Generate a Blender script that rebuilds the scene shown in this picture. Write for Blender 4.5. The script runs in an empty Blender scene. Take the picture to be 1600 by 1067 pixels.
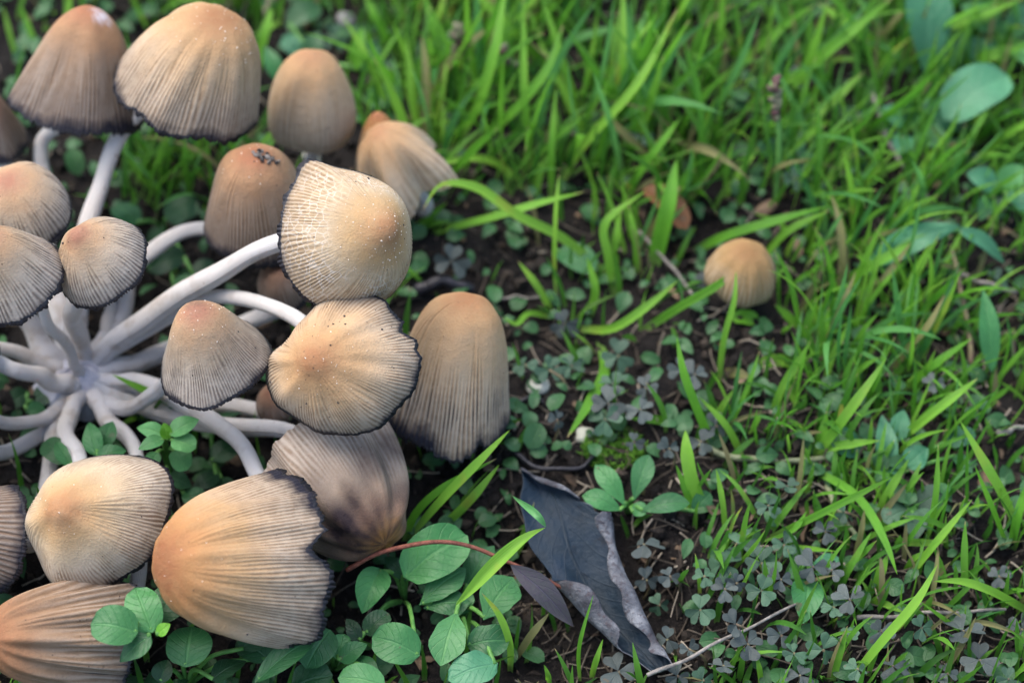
import bpy, math, random
import numpy as np
from mathutils import Vector, Matrix

# ------------------------------------------------------------------ camera, sky, sun, exposure
sc = bpy.context.scene
COL = sc.collection
PITCH, DIST, LENS, SENSOR = math.radians(55), 0.52, 50.0, 22.3
TANH = SENSOR / 2 / LENS
cam_d = bpy.data.cameras.new('camera'); cam = bpy.data.objects.new('camera', cam_d); COL.objects.link(cam)
cam_d.lens = LENS; cam_d.sensor_width = SENSOR; cam_d.clip_start = 0.01; cam_d.clip_end = 50
CP = np.array([0, -DIST * math.cos(PITCH), DIST * math.sin(PITCH)])
cam.location = CP; cam.rotation_euler = (math.pi / 2 - PITCH, 0, 0)
cam_d.dof.use_dof = True; cam_d.dof.focus_distance = 0.463; cam_d.dof.aperture_fstop = 5.6
sc.camera = cam

world = bpy.data.worlds.new('World'); sc.world = world; world.use_nodes = True
SUN_EL, SUN_AZ = math.radians(62), math.radians(-50)     # azimuth from +Y towards +X
wn = world.node_tree
sky = wn.nodes.new('ShaderNodeTexSky'); sky.sky_type = 'NISHITA'; sky.sun_disc = False
sky.sun_elevation = SUN_EL; sky.sun_rotation = SUN_AZ
sky.air_density = 1.0; sky.dust_density = 3.5; sky.ozone_density = 0.6
bg = wn.nodes['Background']; wn.links.new(sky.outputs[0], bg.inputs[0]); bg.inputs[1].default_value = 0.15
sun_d = bpy.data.lights.new('sun', 'SUN'); sun = bpy.data.objects.new('sun', sun_d); COL.objects.link(sun)
sun_d.energy = 1.05; sun_d.angle = math.radians(60); sun_d.color = (1.0, 0.985, 0.955)
sd = Vector((math.sin(SUN_AZ) * math.cos(SUN_EL), math.cos(SUN_AZ) * math.cos(SUN_EL), math.sin(SUN_EL)))
sun.rotation_euler = sd.to_track_quat('Z', 'Y').to_euler()
sc.view_settings.view_transform = 'Standard'; sc.view_settings.look = 'None'
sc.view_settings.gamma = 1; sc.view_settings.use_curve_mapping = False
sc.view_settings.exposure = 1.48
sc.render.engine = 'CYCLES'
sc.cycles.use_denoising = True
sc.cycles.max_bounces = 8; sc.cycles.transparent_max_bounces = 4
sc.cycles.sample_clamp_indirect = 4

rng = np.random.default_rng(7); random.seed(7)

# ------------------------------------------------------------------ geometry helpers
RIGHT = np.array([1., 0, 0]); FWD = np.array([0, math.cos(PITCH), -math.sin(PITCH)]); UP = np.array([0, math.sin(PITCH), math.cos(PITCH)])
def P(px, py, z=0.0):
    """The point at height z (metres) seen in that direction of the 1600 x 1067 frame."""
    d = FWD + RIGHT * ((px - 800) / 800 * TANH) + UP * ((533.5 - py) / 800 * TANH)
    return CP + d * ((z - CP[2]) / d[2])
def V(ax, ay, az):
    v = RIGHT * ax + UP * ay - FWD * az
    return v / np.linalg.norm(v)
def mpp(p):
    return np.dot(np.asarray(p) - CP, FWD) * TANH / 800
def unit(v):
    v = np.asarray(v, float); return v / (np.linalg.norm(v) + 1e-12)
def sstep(a, b, x):
    t = np.clip((x - a) / (b - a), 0, 1); return t * t * (3 - 2 * t)

_T = np.random.default_rng(3).random((256, 256))
def vnoise(x, y):
    xi = np.floor(x).astype(int); yi = np.floor(y).astype(int); fx = x - xi; fy = y - yi
    fx = fx * fx * (3 - 2 * fx); fy = fy * fy * (3 - 2 * fy)
    a = _T[xi % 256, yi % 256]; b = _T[(xi + 1) % 256, yi % 256]; c = _T[xi % 256, (yi + 1) % 256]; d = _T[(xi + 1) % 256, (yi + 1) % 256]
    return (a * (1 - fx) + b * fx) * (1 - fy) + (c * (1 - fx) + d * fx) * fy
def gh(x, y):
    """Height of the soil."""
    x = np.asarray(x, float); y = np.asarray(y, float)
    h = 0.012 * (vnoise(x / 0.07 + 9, y / 0.07 + 5) - 0.5) + 0.006 * (vnoise(x / 0.022, y / 0.022) - 0.5)
    h += 0.0045 * (vnoise(x / 0.008 + 3, y / 0.008) - 0.5) + 0.0018 * (vnoise(x / 0.0033, y / 0.0033 + 7) - 0.5)
    return h - 0.001
def G(px, py, dz=0.0):
    """The point on the soil seen in that direction."""
    p = P(px, py)
    for _ in range(3): p = P(px, py, float(gh(p[0], p[1])) + dz)
    return p

def mesh(name, verts, faces, mats, attrs=None, smooth=True):
    me = bpy.data.meshes.new(name)
    me.from_pydata(np.asarray(verts).tolist(), [], faces if isinstance(faces, list) else faces.tolist())
    for m in (mats if isinstance(mats, (list, tuple)) else [mats]): me.materials.append(m)
    for k, a in (attrs or {}).items():
        me.attributes.new(k, 'FLOAT', 'POINT').data.foreach_set('value', np.asarray(a, np.float32).ravel())
    if smooth: me.polygons.foreach_set('use_smooth', np.ones(len(me.polygons), bool))
    me.update(); return me
def link(name, me, parent=None):
    o = bpy.data.objects.new(name, me); COL.objects.link(o)
    if parent is not None: o.parent = parent
    return o
def tag(o, label=None, cat=None, group=None, kind=None):
    for k, v in (('label', label), ('category', cat), ('group', group), ('kind', kind)):
        if v: o[k] = v
    return o
def thing(name, loc, label, cat, group=None):
    o = bpy.data.objects.new(name, None); COL.objects.link(o); o.location = loc
    o.empty_display_size = 0.005
    return tag(o, label, cat, group)
def child(name, me, parent):
    """A mesh made in world coordinates, as a part of a thing (whose Empty has only a location)."""
    o = link(name, me, parent); q = parent
    off = Vector((0, 0, 0))
    while q is not None: off += q.location; q = q.parent
    o.location = -off; return o

def grid_faces(nu, nv, wrap=False, flip=False):
    i = np.arange(nu - 1)[:, None]; j = np.arange(nv if wrap else nv - 1)[None, :]
    a = i * nv + j; b = i * nv + (j + 1) % nv; c = (i + 1) * nv + (j + 1) % nv; d = (i + 1) * nv + j
    f = np.stack([a, b, c, d] if not flip else [a, d, c, b], -1).reshape(-1, 4)
    return f
def spline(pts, n):
    p = np.asarray(pts, float)
    if len(p) == 2: return p[0] + (p[1] - p[0]) * np.linspace(0, 1, n)[:, None]
    p = np.vstack([2 * p[0] - p[1], p, 2 * p[-1] - p[-2]])
    L = np.linalg.norm(np.diff(p, axis=0), axis=1) ** 0.5 + 1e-9
    kn = np.concatenate([[0], np.cumsum(L)])
    out = []
    for t in np.linspace(kn[1], kn[-2], n):
        i = int(np.clip(np.searchsorted(kn, t, 'right') - 1, 1, len(p) - 3))
        t0, t1, t2, t3 = kn[i - 1:i + 3]; p0, p1, p2, p3 = p[i - 1:i + 3]
        a1 = (t1 - t) / (t1 - t0) * p0 + (t - t0) / (t1 - t0) * p1; a2 = (t2 - t) / (t2 - t1) * p1 + (t - t1) / (t2 - t1) * p2
        a3 = (t3 - t) / (t3 - t2) * p2 + (t - t2) / (t3 - t2) * p3
        b1 = (t2 - t) / (t2 - t0) * a1 + (t - t0) / (t2 - t0) * a2; b2 = (t3 - t) / (t3 - t1) * a2 + (t - t1) / (t3 - t1) * a3
        out.append((t2 - t) / (t2 - t1) * b1 + (t - t1) / (t2 - t1) * b2)
    return np.array(out)
def tangents(c):
    t = np.gradient(c, axis=0); return t / (np.linalg.norm(t, axis=1, keepdims=True) + 1e-12)
def tube(path, rad, ns=8, cap=True, bump=None):
    """Verts, faces of a tube along a path; rad is a number or one per point."""
    c = np.asarray(path, float); T = tangents(c); n = len(c)
    r = np.broadcast_to(np.asarray(rad, float), (n,))
    N = unit(np.cross(T[0], [0.3, 0.2, 1.0])); rows = []
    th = np.linspace(0, 2 * math.pi, ns, endpoint=False)
    for i in range(n):
        N = unit(N - T[i] * np.dot(N, T[i])); B = np.cross(T[i], N)
        rr = r[i] * (1 + (bump[i] if bump is not None else 0 * th))
        rows.append(c[i] + np.outer(np.cos(th) * rr, N) + np.outer(np.sin(th) * rr, B))
    v = np.vstack(rows); f = grid_faces(n, ns, True).tolist()
    if cap: f.append(list(range(ns))[::-1]); f.append(list(range((n - 1) * ns, n * ns)))
    return v, f
class Bag:
    """Collects many small pieces into one mesh (for what nobody could count)."""
    def __init__(s): s.v, s.f, s.a, s.n = [], [], {}, 0
    def add(s, pts, fcs, /, **at):
        s.v.append(pts); s.f += [[k + s.n for k in q] for q in (fcs if isinstance(fcs, list) else fcs.tolist())]; s.n += len(pts)
        for k, x in at.items(): s.a.setdefault(k, []).append(np.broadcast_to(np.asarray(x, float), (len(pts),)))
    def build(s, name, mats, parent=None, smooth=True):
        return link(name, mesh(name, np.vstack(s.v), s.f, mats, {k: np.concatenate(x) for k, x in s.a.items()}, smooth), parent)

# ------------------------------------------------------------------ material helpers
class Mat:
    def __init__(s, name):
        s.m = bpy.data.materials.new(name); s.m.use_nodes = True; s.t = s.m.node_tree
        s.b = s.t.nodes['Principled BSDF']; s.out = s.t.nodes['Material Output']
    def node(s, typ, **kw):
        n = s.t.nodes.new(typ)
        for k, v in kw.items():
            if hasattr(n, k): setattr(n, k, v)
        return n
    def put(s, sock, v):
        if isinstance(v, bpy.types.NodeSocket): s.t.links.new(v, sock)
        elif isinstance(v, (tuple, list)) and sock.type == 'RGBA' and len(v) == 3: sock.default_value = (*v, 1)
        else: sock.default_value = v
    def attr(s, name):
        n = s.node('ShaderNodeAttribute'); n.attribute_name = name; return n.outputs['Fac']
    def coord(s): return s.node('ShaderNodeTexCoord').outputs['Object']
    def pos(s): return s.node('ShaderNodeNewGeometry').outputs['Position']
    def rand(s): return s.node('ShaderNodeObjectInfo').outputs['Random']
    def noise(s, vec, scale, detail=3, rough=0.55):
        n = s.node('ShaderNodeTexNoise'); s.put(n.inputs['Vector'], vec); n.inputs['Scale'].default_value = scale
        n.inputs['Detail'].default_value = detail; n.inputs['Roughness'].default_value = rough; return n.outputs['Fac']
    def voro(s, vec, scale):
        n = s.node('ShaderNodeTexVoronoi'); s.put(n.inputs['Vector'], vec); n.inputs['Scale'].default_value = scale; return n
    def math(s, op, a, b=0.0, clamp=False):
        n = s.node('ShaderNodeMath', operation=op); n.use_clamp = clamp; s.put(n.inputs[0], a); s.put(n.inputs[1], b); return n.outputs[0]
    def ramp(s, fac, stops):
        n = s.node('ShaderNodeValToRGB'); s.put(n.inputs[0], fac); e = n.color_ramp.elements
        while len(e) < len(stops): e.new(0.5)
        for q, (p, c) in zip(e, stops): q.position = p; q.color = (*c, 1) if len(c) == 3 else c
        return n.outputs[0]
    def rmap(s, x, a, b, c=0.0, d=1.0):
        n = s.node('ShaderNodeMapRange'); s.put(n.inputs[0], x)
        for i, q in enumerate((a, b, c, d)): n.inputs[i + 1].default_value = q
        return n.outputs[0]
    def mix(s, fac, a, b, blend='MIX'):
        n = s.node('ShaderNodeMix', data_type='RGBA'); n.blend_type = blend
        s.put(n.inputs[0], fac); s.put(n.inputs[6], a); s.put(n.inputs[7], b); return n.outputs[2]
    def bump(s, h, dist, strength=1.0, normal=None):
        n = s.node('ShaderNodeBump'); s.put(n.inputs['Height'], h); n.inputs['Distance'].default_value = dist
        n.inputs['Strength'].default_value = strength
        if normal is not None: s.put(n.inputs['Normal'], normal)
        s.put(s.b.inputs['Normal'], n.outputs[0]); return n.outputs[0]
    def set(s, **kw):
        for k, v in kw.items(): s.put(s.b.inputs[k.replace('_', ' ')], v)
        return s
    def translucent(s, col, fac):
        t = s.node('ShaderNodeBsdfTranslucent'); s.put(t.inputs[0], col); x = s.node('ShaderNodeMixShader')
        x.inputs[0].default_value = fac; s.t.links.new(s.b.outputs[0], x.inputs[1]); s.t.links.new(t.outputs[0], x.inputs[2])
        s.t.links.new(x.outputs[0], s.out.inputs[0]); return s

def mat_soil():
    m = Mat('soil'); p = m.pos(); n1 = m.noise(p, 60, 5); n2 = m.noise(p, 700, 4); n3 = m.noise(p, 2600, 3)
    c = m.ramp(n1, [(0.3, (0.0022, 0.0018, 0.0020)), (0.5, (0.0055, 0.0042, 0.0039)), (0.7, (0.0110, 0.0090, 0.0078))])
    c = m.mix(m.rmap(n2, 0.45, 0.75), c, (0.0165, 0.0132, 0.0117))
    c = m.mix(m.rmap(n3, 0.62, 0.72), c, (0.0495, 0.0450, 0.0390))
    m.set(Base_Color=c, Roughness=0.9, Specular_IOR_Level=0.25)
    m.bump(m.math('ADD', m.math('MULTIPLY', n2, 1.0), m.math('MULTIPLY', n3, 0.5)), 0.0012, 0.9); return m.m
def mat_grass(name, dark, mid, light, yellow=0.15, trans=0.4, rough=0.42):
    m = Mat(name); v = m.attr('v'); r = m.attr('rnd'); p = m.pos()
    n = m.noise(p, 130, 3)
    k = m.math('ADD', m.math('MULTIPLY', r, 0.75), m.math('MULTIPLY', n, 0.45))
    c = m.ramp(k, [(0.12, dark), (0.5, mid), (0.95, light)])
    c = m.mix(m.rmap(v, 0.22, 0.0, 0.0, 0.55), c, (0.32, 0.36, 0.16))                       # pale sheath at the foot
    y = m.math('MULTIPLY', m.rmap(m.noise(p, 90, 2), 0.60, 0.72), m.rmap(r, 1 - yellow * 2, 1.0), True)
    c = m.mix(y, c, (0.40, 0.36, 0.06))
    tip = m.math('MULTIPLY', m.rmap(v, 0.93, 0.985), m.rmap(m.math('FRACT', m.math('MULTIPLY', r, 7.3)), 0.60, 0.68), True)
    c = m.mix(tip, c, (0.55, 0.42, 0.22))
    c = m.mix(m.rmap(m.math('FRACT', m.math('MULTIPLY', r, 13.7)), 0.93, 0.95, 0, 0.85), c, (0.27, 0.215, 0.11))   # withered blades
    st = m.math('SINE', m.math('MULTIPLY', m.attr('u'), 22.0))
    c = m.mix(m.rmap(st, -1, 1, 0, 0.16), c, (0.02, 0.08, 0.008))
    m.set(Base_Color=c, Roughness=rough, Specular_IOR_Level=0.4)
    m.bump(m.math('ADD', st, m.math('MULTIPLY', m.noise(p, 1500, 2), 1.5)), 0.00008, 0.6)
    m.translucent(m.mix(0.5, c, (0.30, 0.60, 0.04), 'MULTIPLY') if False else c, trans); return m.m
def mat_leaf(name, a, b, vein, trans=0.25, rough=0.45, vs=0.32, spots=None):
    m = Mat(name); u = m.attr('u'); v = m.attr('v'); r = m.rand(); p = m.pos(); n = m.noise(p, 160, 4)
    c = m.ramp(m.math('ADD', m.math('MULTIPLY', n, 0.5), m.math('MULTIPLY', r, 0.6)), [(0.22, tuple(x * 0.8 for x in a)), (0.82, tuple(x * 1.12 for x in b))])
    au = m.math('ABSOLUTE', u)
    mid = m.rmap(au, 0.03, 0.10, 1, 0)
    sv = m.math('SINE', m.math('MULTIPLY', m.math('SUBTRACT', m.math('ADD', v, m.math('MULTIPLY', m.noise(p, 300, 1), 0.06)), m.math('MULTIPLY', au, 0.32)), 38.0))
    side = m.rmap(sv, 0.86, 1.0, 0, 0.55)
    vv = m.math('MAXIMUM', mid, side)
    c = m.mix(m.math('MULTIPLY', vv, vs), c, vein)
    if spots: c = m.mix(m.rmap(m.noise(p, 420, 2), 0.66, 0.70), c, spots)
    n2 = m.noise(p, 1400, 3)
    c = m.mix(m.rmap(n2, 0.4, 0.7, 0, 0.30), c, a)
    c = m.mix(m.math('MULTIPLY', m.rmap(m.noise(p, 330, 2), 0.70, 0.73, 0, 0.7), m.rmap(r, 0.3, 0.5)), c, (0.10, 0.075, 0.045))
    m.set(Base_Color=c, Roughness=rough, Specular_IOR_Level=0.4)
    m.bump(m.math('ADD', m.math('MULTIPLY', vv, -0.8), m.math('MULTIPLY', n2, 0.7)), 0.0003, 0.6)
    m.translucent(c, trans); return m.m
def mat_simple(name, a, b, scale=400, rough=0.7, bump=0.0003, spec=0.3, sss=0.0, use_rnd=False):
    m = Mat(name); p = m.pos(); n = m.noise(p, scale, 4)
    k = m.math('ADD', m.math('MULTIPLY', n, 0.4), m.math('MULTIPLY', m.attr('rnd'), 0.6)) if use_rnd else n
    m.set(Base_Color=m.ramp(k, [(0.3, a), (0.7, b)]), Roughness=rough, Specular_IOR_Level=spec)
    if sss: m.set(Subsurface_Weight=sss, Subsurface_Scale=0.003, Subsurface_Radius=(1, 0.6, 0.4))
    m.bump(m.noise(p, scale * 3, 3), bump, 0.7); return m.m

M = {}
M['soil'] = mat_soil()
M['grass'] = mat_grass('grass_blade', (0.065, 0.24, 0.022), (0.145, 0.41, 0.032), (0.26, 0.54, 0.06), 0.2, trans=0.48)
M['grass_blue'] = mat_grass('grass_blade_blue', (0.045, 0.19, 0.04), (0.09, 0.30, 0.07), (0.16, 0.42, 0.11), 0.1, trans=0.45)
M['grass_dark'] = mat_grass('grass_understorey', (0.03, 0.12, 0.018), (0.075, 0.24, 0.025), (0.15, 0.38, 0.04), 0.2)
M['weed'] = mat_leaf('weed_leaf', (0.022, 0.115, 0.035), (0.05, 0.20, 0.055), (0.11, 0.30, 0.10))
M['weed_pale'] = mat_leaf('weed_leaf_pale', (0.06, 0.22, 0.07), (0.11, 0.32, 0.10), (0.20, 0.42, 0.14))
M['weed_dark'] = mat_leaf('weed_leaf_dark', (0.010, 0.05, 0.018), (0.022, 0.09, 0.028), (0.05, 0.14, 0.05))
M['cover'] = mat_leaf('ground_cover', (0.016, 0.07, 0.02), (0.05, 0.15, 0.05), (0.09, 0.2, 0.08))
M['weed_bright'] = mat_leaf('weed_leaf_bright', (0.10, 0.32, 0.02), (0.17, 0.44, 0.03), (0.25, 0.5, 0.08))
M['weed_blue'] = mat_leaf('weed_leaf_blue', (0.035, 0.15, 0.07), (0.07, 0.24, 0.12), (0.12, 0.30, 0.16))
M['clover'] = mat_leaf('clover_purple', (0.032, 0.046, 0.045), (0.058, 0.076, 0.071), (0.098, 0.116, 0.106), 0.12, 0.6, 0.25)
M['clover_green'] = mat_leaf('clover_green', (0.029, 0.071, 0.042), (0.051, 0.116, 0.064), (0.090, 0.150, 0.096), 0.15, 0.6, 0.25)
M['purple_leaf'] = mat_leaf('purple_leaf', (0.075, 0.032, 0.078), (0.07, 0.065, 0.065), (0.11, 0.09, 0.14), 0.15, 0.5, 0.4)
M['straw'] = mat_simple('straw', (0.056, 0.044, 0.032), (0.288, 0.248, 0.192), 500, 0.75, 0.0002, use_rnd=True)
M['straw_pale'] = mat_simple('straw_pale', (0.10, 0.09, 0.08), (0.27, 0.25, 0.22), 700, 0.8, 0.0005)
M['crumb'] = mat_simple('soil_crumb', (0.0060, 0.0045, 0.0037), (0.0368, 0.0285, 0.0218), 900, 0.9, 0.0004, use_rnd=True)
M['flake'] = mat_simple('leaf_flake', (0.02, 0.014, 0.010), (0.14, 0.095, 0.06), 600, 0.8, 0.0003, use_rnd=True)
M['clump'] = mat_simple('soil_clump', (0.02, 0.016, 0.015), (0.20, 0.18, 0.16), 1500, 0.9, 0.0004, use_rnd=True)
M['stalk'] = mat_simple('red_stalk', (0.10, 0.03, 0.02), (0.24, 0.085, 0.055), 900, 0.6, 0.0004)
M['pebble'] = mat_simple('pebble', (0.315, 0.338, 0.285), (0.465, 0.465, 0.390), 300, 0.6, 0.0006)
M['pebble_grey'] = mat_simple('pebble_grey', (0.150, 0.150, 0.150), (0.300, 0.292, 0.277), 300, 0.7, 0.0006)
M['moss'] = mat_simple('moss', (0.05, 0.14, 0.01), (0.13, 0.30, 0.03), 900, 0.8, 0.0002, use_rnd=True)
M['stem_green'] = mat_simple('green_stalk', (0.05, 0.16, 0.03), (0.12, 0.28, 0.06), 500, 0.5, 0.0002)
M['runner'] = mat_simple('runner', (0.10, 0.12, 0.06), (0.19, 0.21, 0.12), 500, 0.5, 0.0003)
M['clover_stalk'] = mat_simple('clover_stalk', (0.10, 0.06, 0.05), (0.16, 0.15, 0.07), 500, 0.6, 0.0002)
M['spikelet'] = mat_simple('spikelet', (0.09, 0.045, 0.045), (0.17, 0.17, 0.10), 900, 0.6, 0.0003, use_rnd=True)
M['granule'] = mat_simple('granule', (0.6, 0.5, 0.4), (0.8, 0.74, 0.65), 800, 0.4, 0.0001)
M['speck'] = mat_simple('speck', (0.01, 0.009, 0.01), (0.05, 0.04, 0.04), 800, 0.8, 0.0002)
M['brown_leaf'] = mat_leaf('brown_leaf', (0.10, 0.04, 0.016), (0.17, 0.075, 0.028), (0.1, 0.05, 0.02), 0.15, 0.6, 0.4)

def mat_stem():
    m = Mat('stem'); p = m.pos(); v = m.attr('v'); a = m.attr('u')
    n = m.noise(p, 120, 4)
    c = m.ramp(m.math('ADD', m.math('MULTIPLY', v, 0.75), m.math('MULTIPLY', n, 0.35)), [(0.12, (0.50, 0.50, 0.53)), (0.38, (0.53, 0.50, 0.47)), (0.65, (0.62, 0.605, 0.59)), (0.9, (0.70, 0.69, 0.685))])
    f = m.math('SINE', m.math('MULTIPLY', m.math('ADD', a, m.math('MULTIPLY', m.noise(p, 60, 2), 0.05)), 190.0))
    c = m.mix(m.rmap(f, 0.2, 1.0, 0, 0.18), c, (0.440, 0.368, 0.320))
    c = m.mix(m.math('MULTIPLY', m.rmap(m.noise(p, 240, 4), 0.52, 0.66, 0, 0.6), m.rmap(v, 0.0, 0.6, 1.0, 0.3)), c, (0.30, 0.235, 0.18))
    c = m.mix(m.rmap(m.noise(p, 700, 2), 0.70, 0.74, 0, 0.6), c, (0.240, 0.176, 0.136))
    m.set(Base_Color=c, Roughness=0.5, Specular_IOR_Level=0.35, Subsurface_Weight=0.25, Subsurface_Scale=0.003, Subsurface_Radius=(1, 0.75, 0.6))
    m.bump(m.math('ADD', f, m.math('MULTIPLY', m.noise(p, 900, 3), 2.0)), 0.00016, 0.7); return m.m
M['stem'] = mat_stem()
def mat_gill():
    m = Mat('gill'); p = m.pos(); n = m.noise(p, 900, 3)
    m.set(Base_Color=m.ramp(n, [(0.3, (0.006, 0.006, 0.009)), (0.7, (0.022, 0.021, 0.028))]), Roughness=0.45, Specular_IOR_Level=0.4)
    m.bump(m.noise(p, 2500, 2), 0.0003, 0.6); return m.m
M['gill'] = mat_gill()
def mat_mould():
    m = Mat('mycelium'); p = m.pos(); n = m.noise(p, 300, 4)
    m.set(Base_Color=m.ramp(n, [(0.3, (0.294, 0.294, 0.350)), (0.7, (0.462, 0.462, 0.518))]), Roughness=0.95, Sheen_Weight=0.4, Specular_IOR_Level=0.1)
    m.bump(m.noise(p, 1500, 4), 0.0008, 0.7); return m.m
M['mycelium'] = mat_mould()
def mat_cap(name, apex, shoulder, body, margin, dark, dark_at=0.97, groove=0.68, blotch=None, veil=0.0, groove_col=(0.17, 0.105, 0.06)):
    """Cap skin: pigment runs from the crown to the inky margin; the thin skin of the furrows shows the dark gills below."""
    m = Mat(name); p = m.coord(); t = m.attr('t'); g = m.attr('g')
    n1 = m.noise(p, 110, 4); n2 = m.noise(p, 500, 4); n3 = m.noise(p, 2600, 3)
    tt = m.math('ADD', t, m.math('MULTIPLY', m.math('SUBTRACT', n1, 0.5), 0.26))
    tt = m.math('ADD', tt, m.math('MULTIPLY', m.math('SUBTRACT', n2, 0.5), 0.10))
    c = m.ramp(tt, [(0.09, apex), (0.30, shoulder), (0.54, body), (0.84, margin)])
    c = m.mix(m.rmap(n2, 0.42, 0.72, 0, 0.30), c, tuple(x * 0.72 for x in body))
    c = m.mix(m.rmap(n3, 0.40, 0.70, 0, 0.18), c, tuple(x * 0.6 for x in apex))
    gm = m.math('MULTIPLY', m.math('MULTIPLY', m.math('SUBTRACT', 1.0, g), m.rmap(n2, 0.36, 0.58, 0.35, 1.25)), m.rmap(tt, 0.34, 0.72), True)
    c = m.mix(m.math('MULTIPLY', gm, groove), c, groove_col)
    c = m.mix(m.math('MULTIPLY', m.math('MULTIPLY', m.rmap(g, 0.6, 1.0), m.rmap(tt, 0.4, 0.8)), 0.22), c, (0.62, 0.55, 0.46))
    if veil:
        vo = m.node('ShaderNodeTexVoronoi', feature='DISTANCE_TO_EDGE'); m.put(vo.inputs['Vector'], p); vo.inputs['Scale'].default_value = 620
        w = m.math('MULTIPLY', m.rmap(vo.outputs[0], 0.02, 0.09, 1, 0), m.math('MULTIPLY', m.rmap(t, 0.42, 0.6), m.rmap(n1, 0.42, 0.55)))
        c = m.mix(m.math('MULTIPLY', w, veil), c, (0.64, 0.59, 0.52))
    if blotch:
        for (lo, hi, colr, sc_) in blotch:
            c = m.mix(m.rmap(m.noise(p, sc_, 3), lo, hi, 0, 0.85), c, colr)
    c = m.mix(m.math('MULTIPLY', m.attr('sd'), m.rmap(n1, 0.3, 0.5, 0.6, 1.0)), c, (0.018, 0.011, 0.015))
    c = m.mix(m.math('MULTIPLY', m.attr('sl'), m.rmap(n2, 0.35, 0.5, 0.3, 1.0)), c, (0.50, 0.46, 0.48))
    dk = m.attr('d')
    te = m.math('ADD', m.math('ADD', t, dk), m.math('MULTIPLY', m.math('SUBTRACT', n2, 0.5), 0.10))
    c = m.mix(m.rmap(te, dark_at - 0.24, dark_at + 0.02, 0, 0.36), c, dark)
    c = m.mix(m.rmap(te, dark_at - 0.03, dark_at + 0.06), c, (0.014, 0.014, 0.022))
    vo = m.voro(p, 420); sp = m.math('MULTIPLY', m.rmap(vo.outputs['Distance'], 0.05, 0.09, 1, 0), m.rmap(m.noise(p, 70, 1), 0.52, 0.56), True)
    c = m.mix(m.math('MULTIPLY', sp, 0.85), c, (0.05, 0.03, 0.025))
    m.set(Base_Color=c, Roughness=m.rmap(n2, 0.3, 0.7, 0.62, 0.85), Specular_IOR_Level=0.22, Subsurface_Weight=0.07, Subsurface_Scale=0.0025, Subsurface_Radius=(1, 0.55, 0.3))
    m.bump(m.math('ADD', m.math('MULTIPLY', n2, 1.0), m.math('MULTIPLY', n3, 0.7)), 0.0004, 0.6); return m.m
OR, TAN, CREAM, GREY = (0.268, 0.129, 0.058), (0.370, 0.223, 0.108), (0.404, 0.274, 0.152), (0.363, 0.285, 0.200)
DK = (0.069, 0.059, 0.056)
CM = {
 'tan': mat_cap('cap_tan', OR, TAN, CREAM, GREY, DK),
 'dusk': mat_cap('cap_dusky', (0.264, 0.111, 0.055), (0.305, 0.174, 0.090), (0.238, 0.159, 0.100), (0.165, 0.128, 0.100), (0.049, 0.045, 0.048), 0.95, 0.7),
 'pale': mat_cap('cap_pale', (0.313, 0.160, 0.073), (0.397, 0.257, 0.128), (0.430, 0.327, 0.202), (0.424, 0.361, 0.276), DK, 1.0, 0.66),
 'veil': mat_cap('cap_veiled', (0.308, 0.160, 0.074), (0.397, 0.257, 0.123), (0.430, 0.327, 0.202), (0.370, 0.267, 0.153), DK, 1.0, 0.62, veil=0.42),
 'smooth': mat_cap('cap_smooth', (0.294, 0.156, 0.077), (0.365, 0.223, 0.112), (0.370, 0.260, 0.153), (0.370, 0.298, 0.208), DK, 1.3, 0.35),
 'rust': mat_cap('cap_rust', (0.246, 0.100, 0.043), (0.331, 0.163, 0.063), (0.365, 0.229, 0.108), (0.383, 0.305, 0.217), DK, 0.985, 0.66),
 'grey': mat_cap('cap_grey', (0.268, 0.125, 0.077), (0.357, 0.229, 0.130), (0.345, 0.267, 0.183), (0.345, 0.305, 0.253), (0.067, 0.062, 0.067), 0.98, 0.75, groove_col=(0.099, 0.069, 0.053)),
 'stain': mat_cap('cap_stained', (0.331, 0.153, 0.037), (0.278, 0.166, 0.105), (0.305, 0.226, 0.161), (0.345, 0.285, 0.228), DK, 1.3, 0.5),
 'ochre': mat_cap('cap_ochre', (0.205, 0.110, 0.043), (0.250, 0.151, 0.062), (0.266, 0.174, 0.076), (0.258, 0.182, 0.092), DK, 1.3, 0.5),
 'umber': mat_cap('cap_umber', (0.209, 0.085, 0.039), (0.237, 0.115, 0.055), (0.237, 0.150, 0.088), (0.209, 0.155, 0.110), DK, 0.985, 0.7),
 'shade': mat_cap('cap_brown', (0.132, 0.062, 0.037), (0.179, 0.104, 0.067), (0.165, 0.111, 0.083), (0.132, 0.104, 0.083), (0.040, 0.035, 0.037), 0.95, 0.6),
}

# ------------------------------------------------------------------ ground
def build_ground():
    def axis(lo, hi, step):
        a = np.arange(lo, hi + 1e-9, step)
        ext = [0.02, 0.05, 0.1, 0.2, 0.5, 1.2, 3.0, 8.0]
        return np.concatenate([[lo - e for e in ext[::-1]], a, [hi + e for e in ext]])
    xs = axis(-0.19, 0.19, 0.0016); ys = axis(-0.17, 0.20, 0.0016)
    X, Y = np.meshgrid(xs, ys, indexing='ij')
    v = np.stack([X, Y, gh(X, Y)], -1).reshape(-1, 3)
    o = link('ground', mesh('ground', v, grid_faces(len(xs), len(ys), flip=True), M['soil']))
    tag(o, 'dark crumbly garden soil under the mushrooms and grass', None, None, 'structure')
build_ground()

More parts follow.
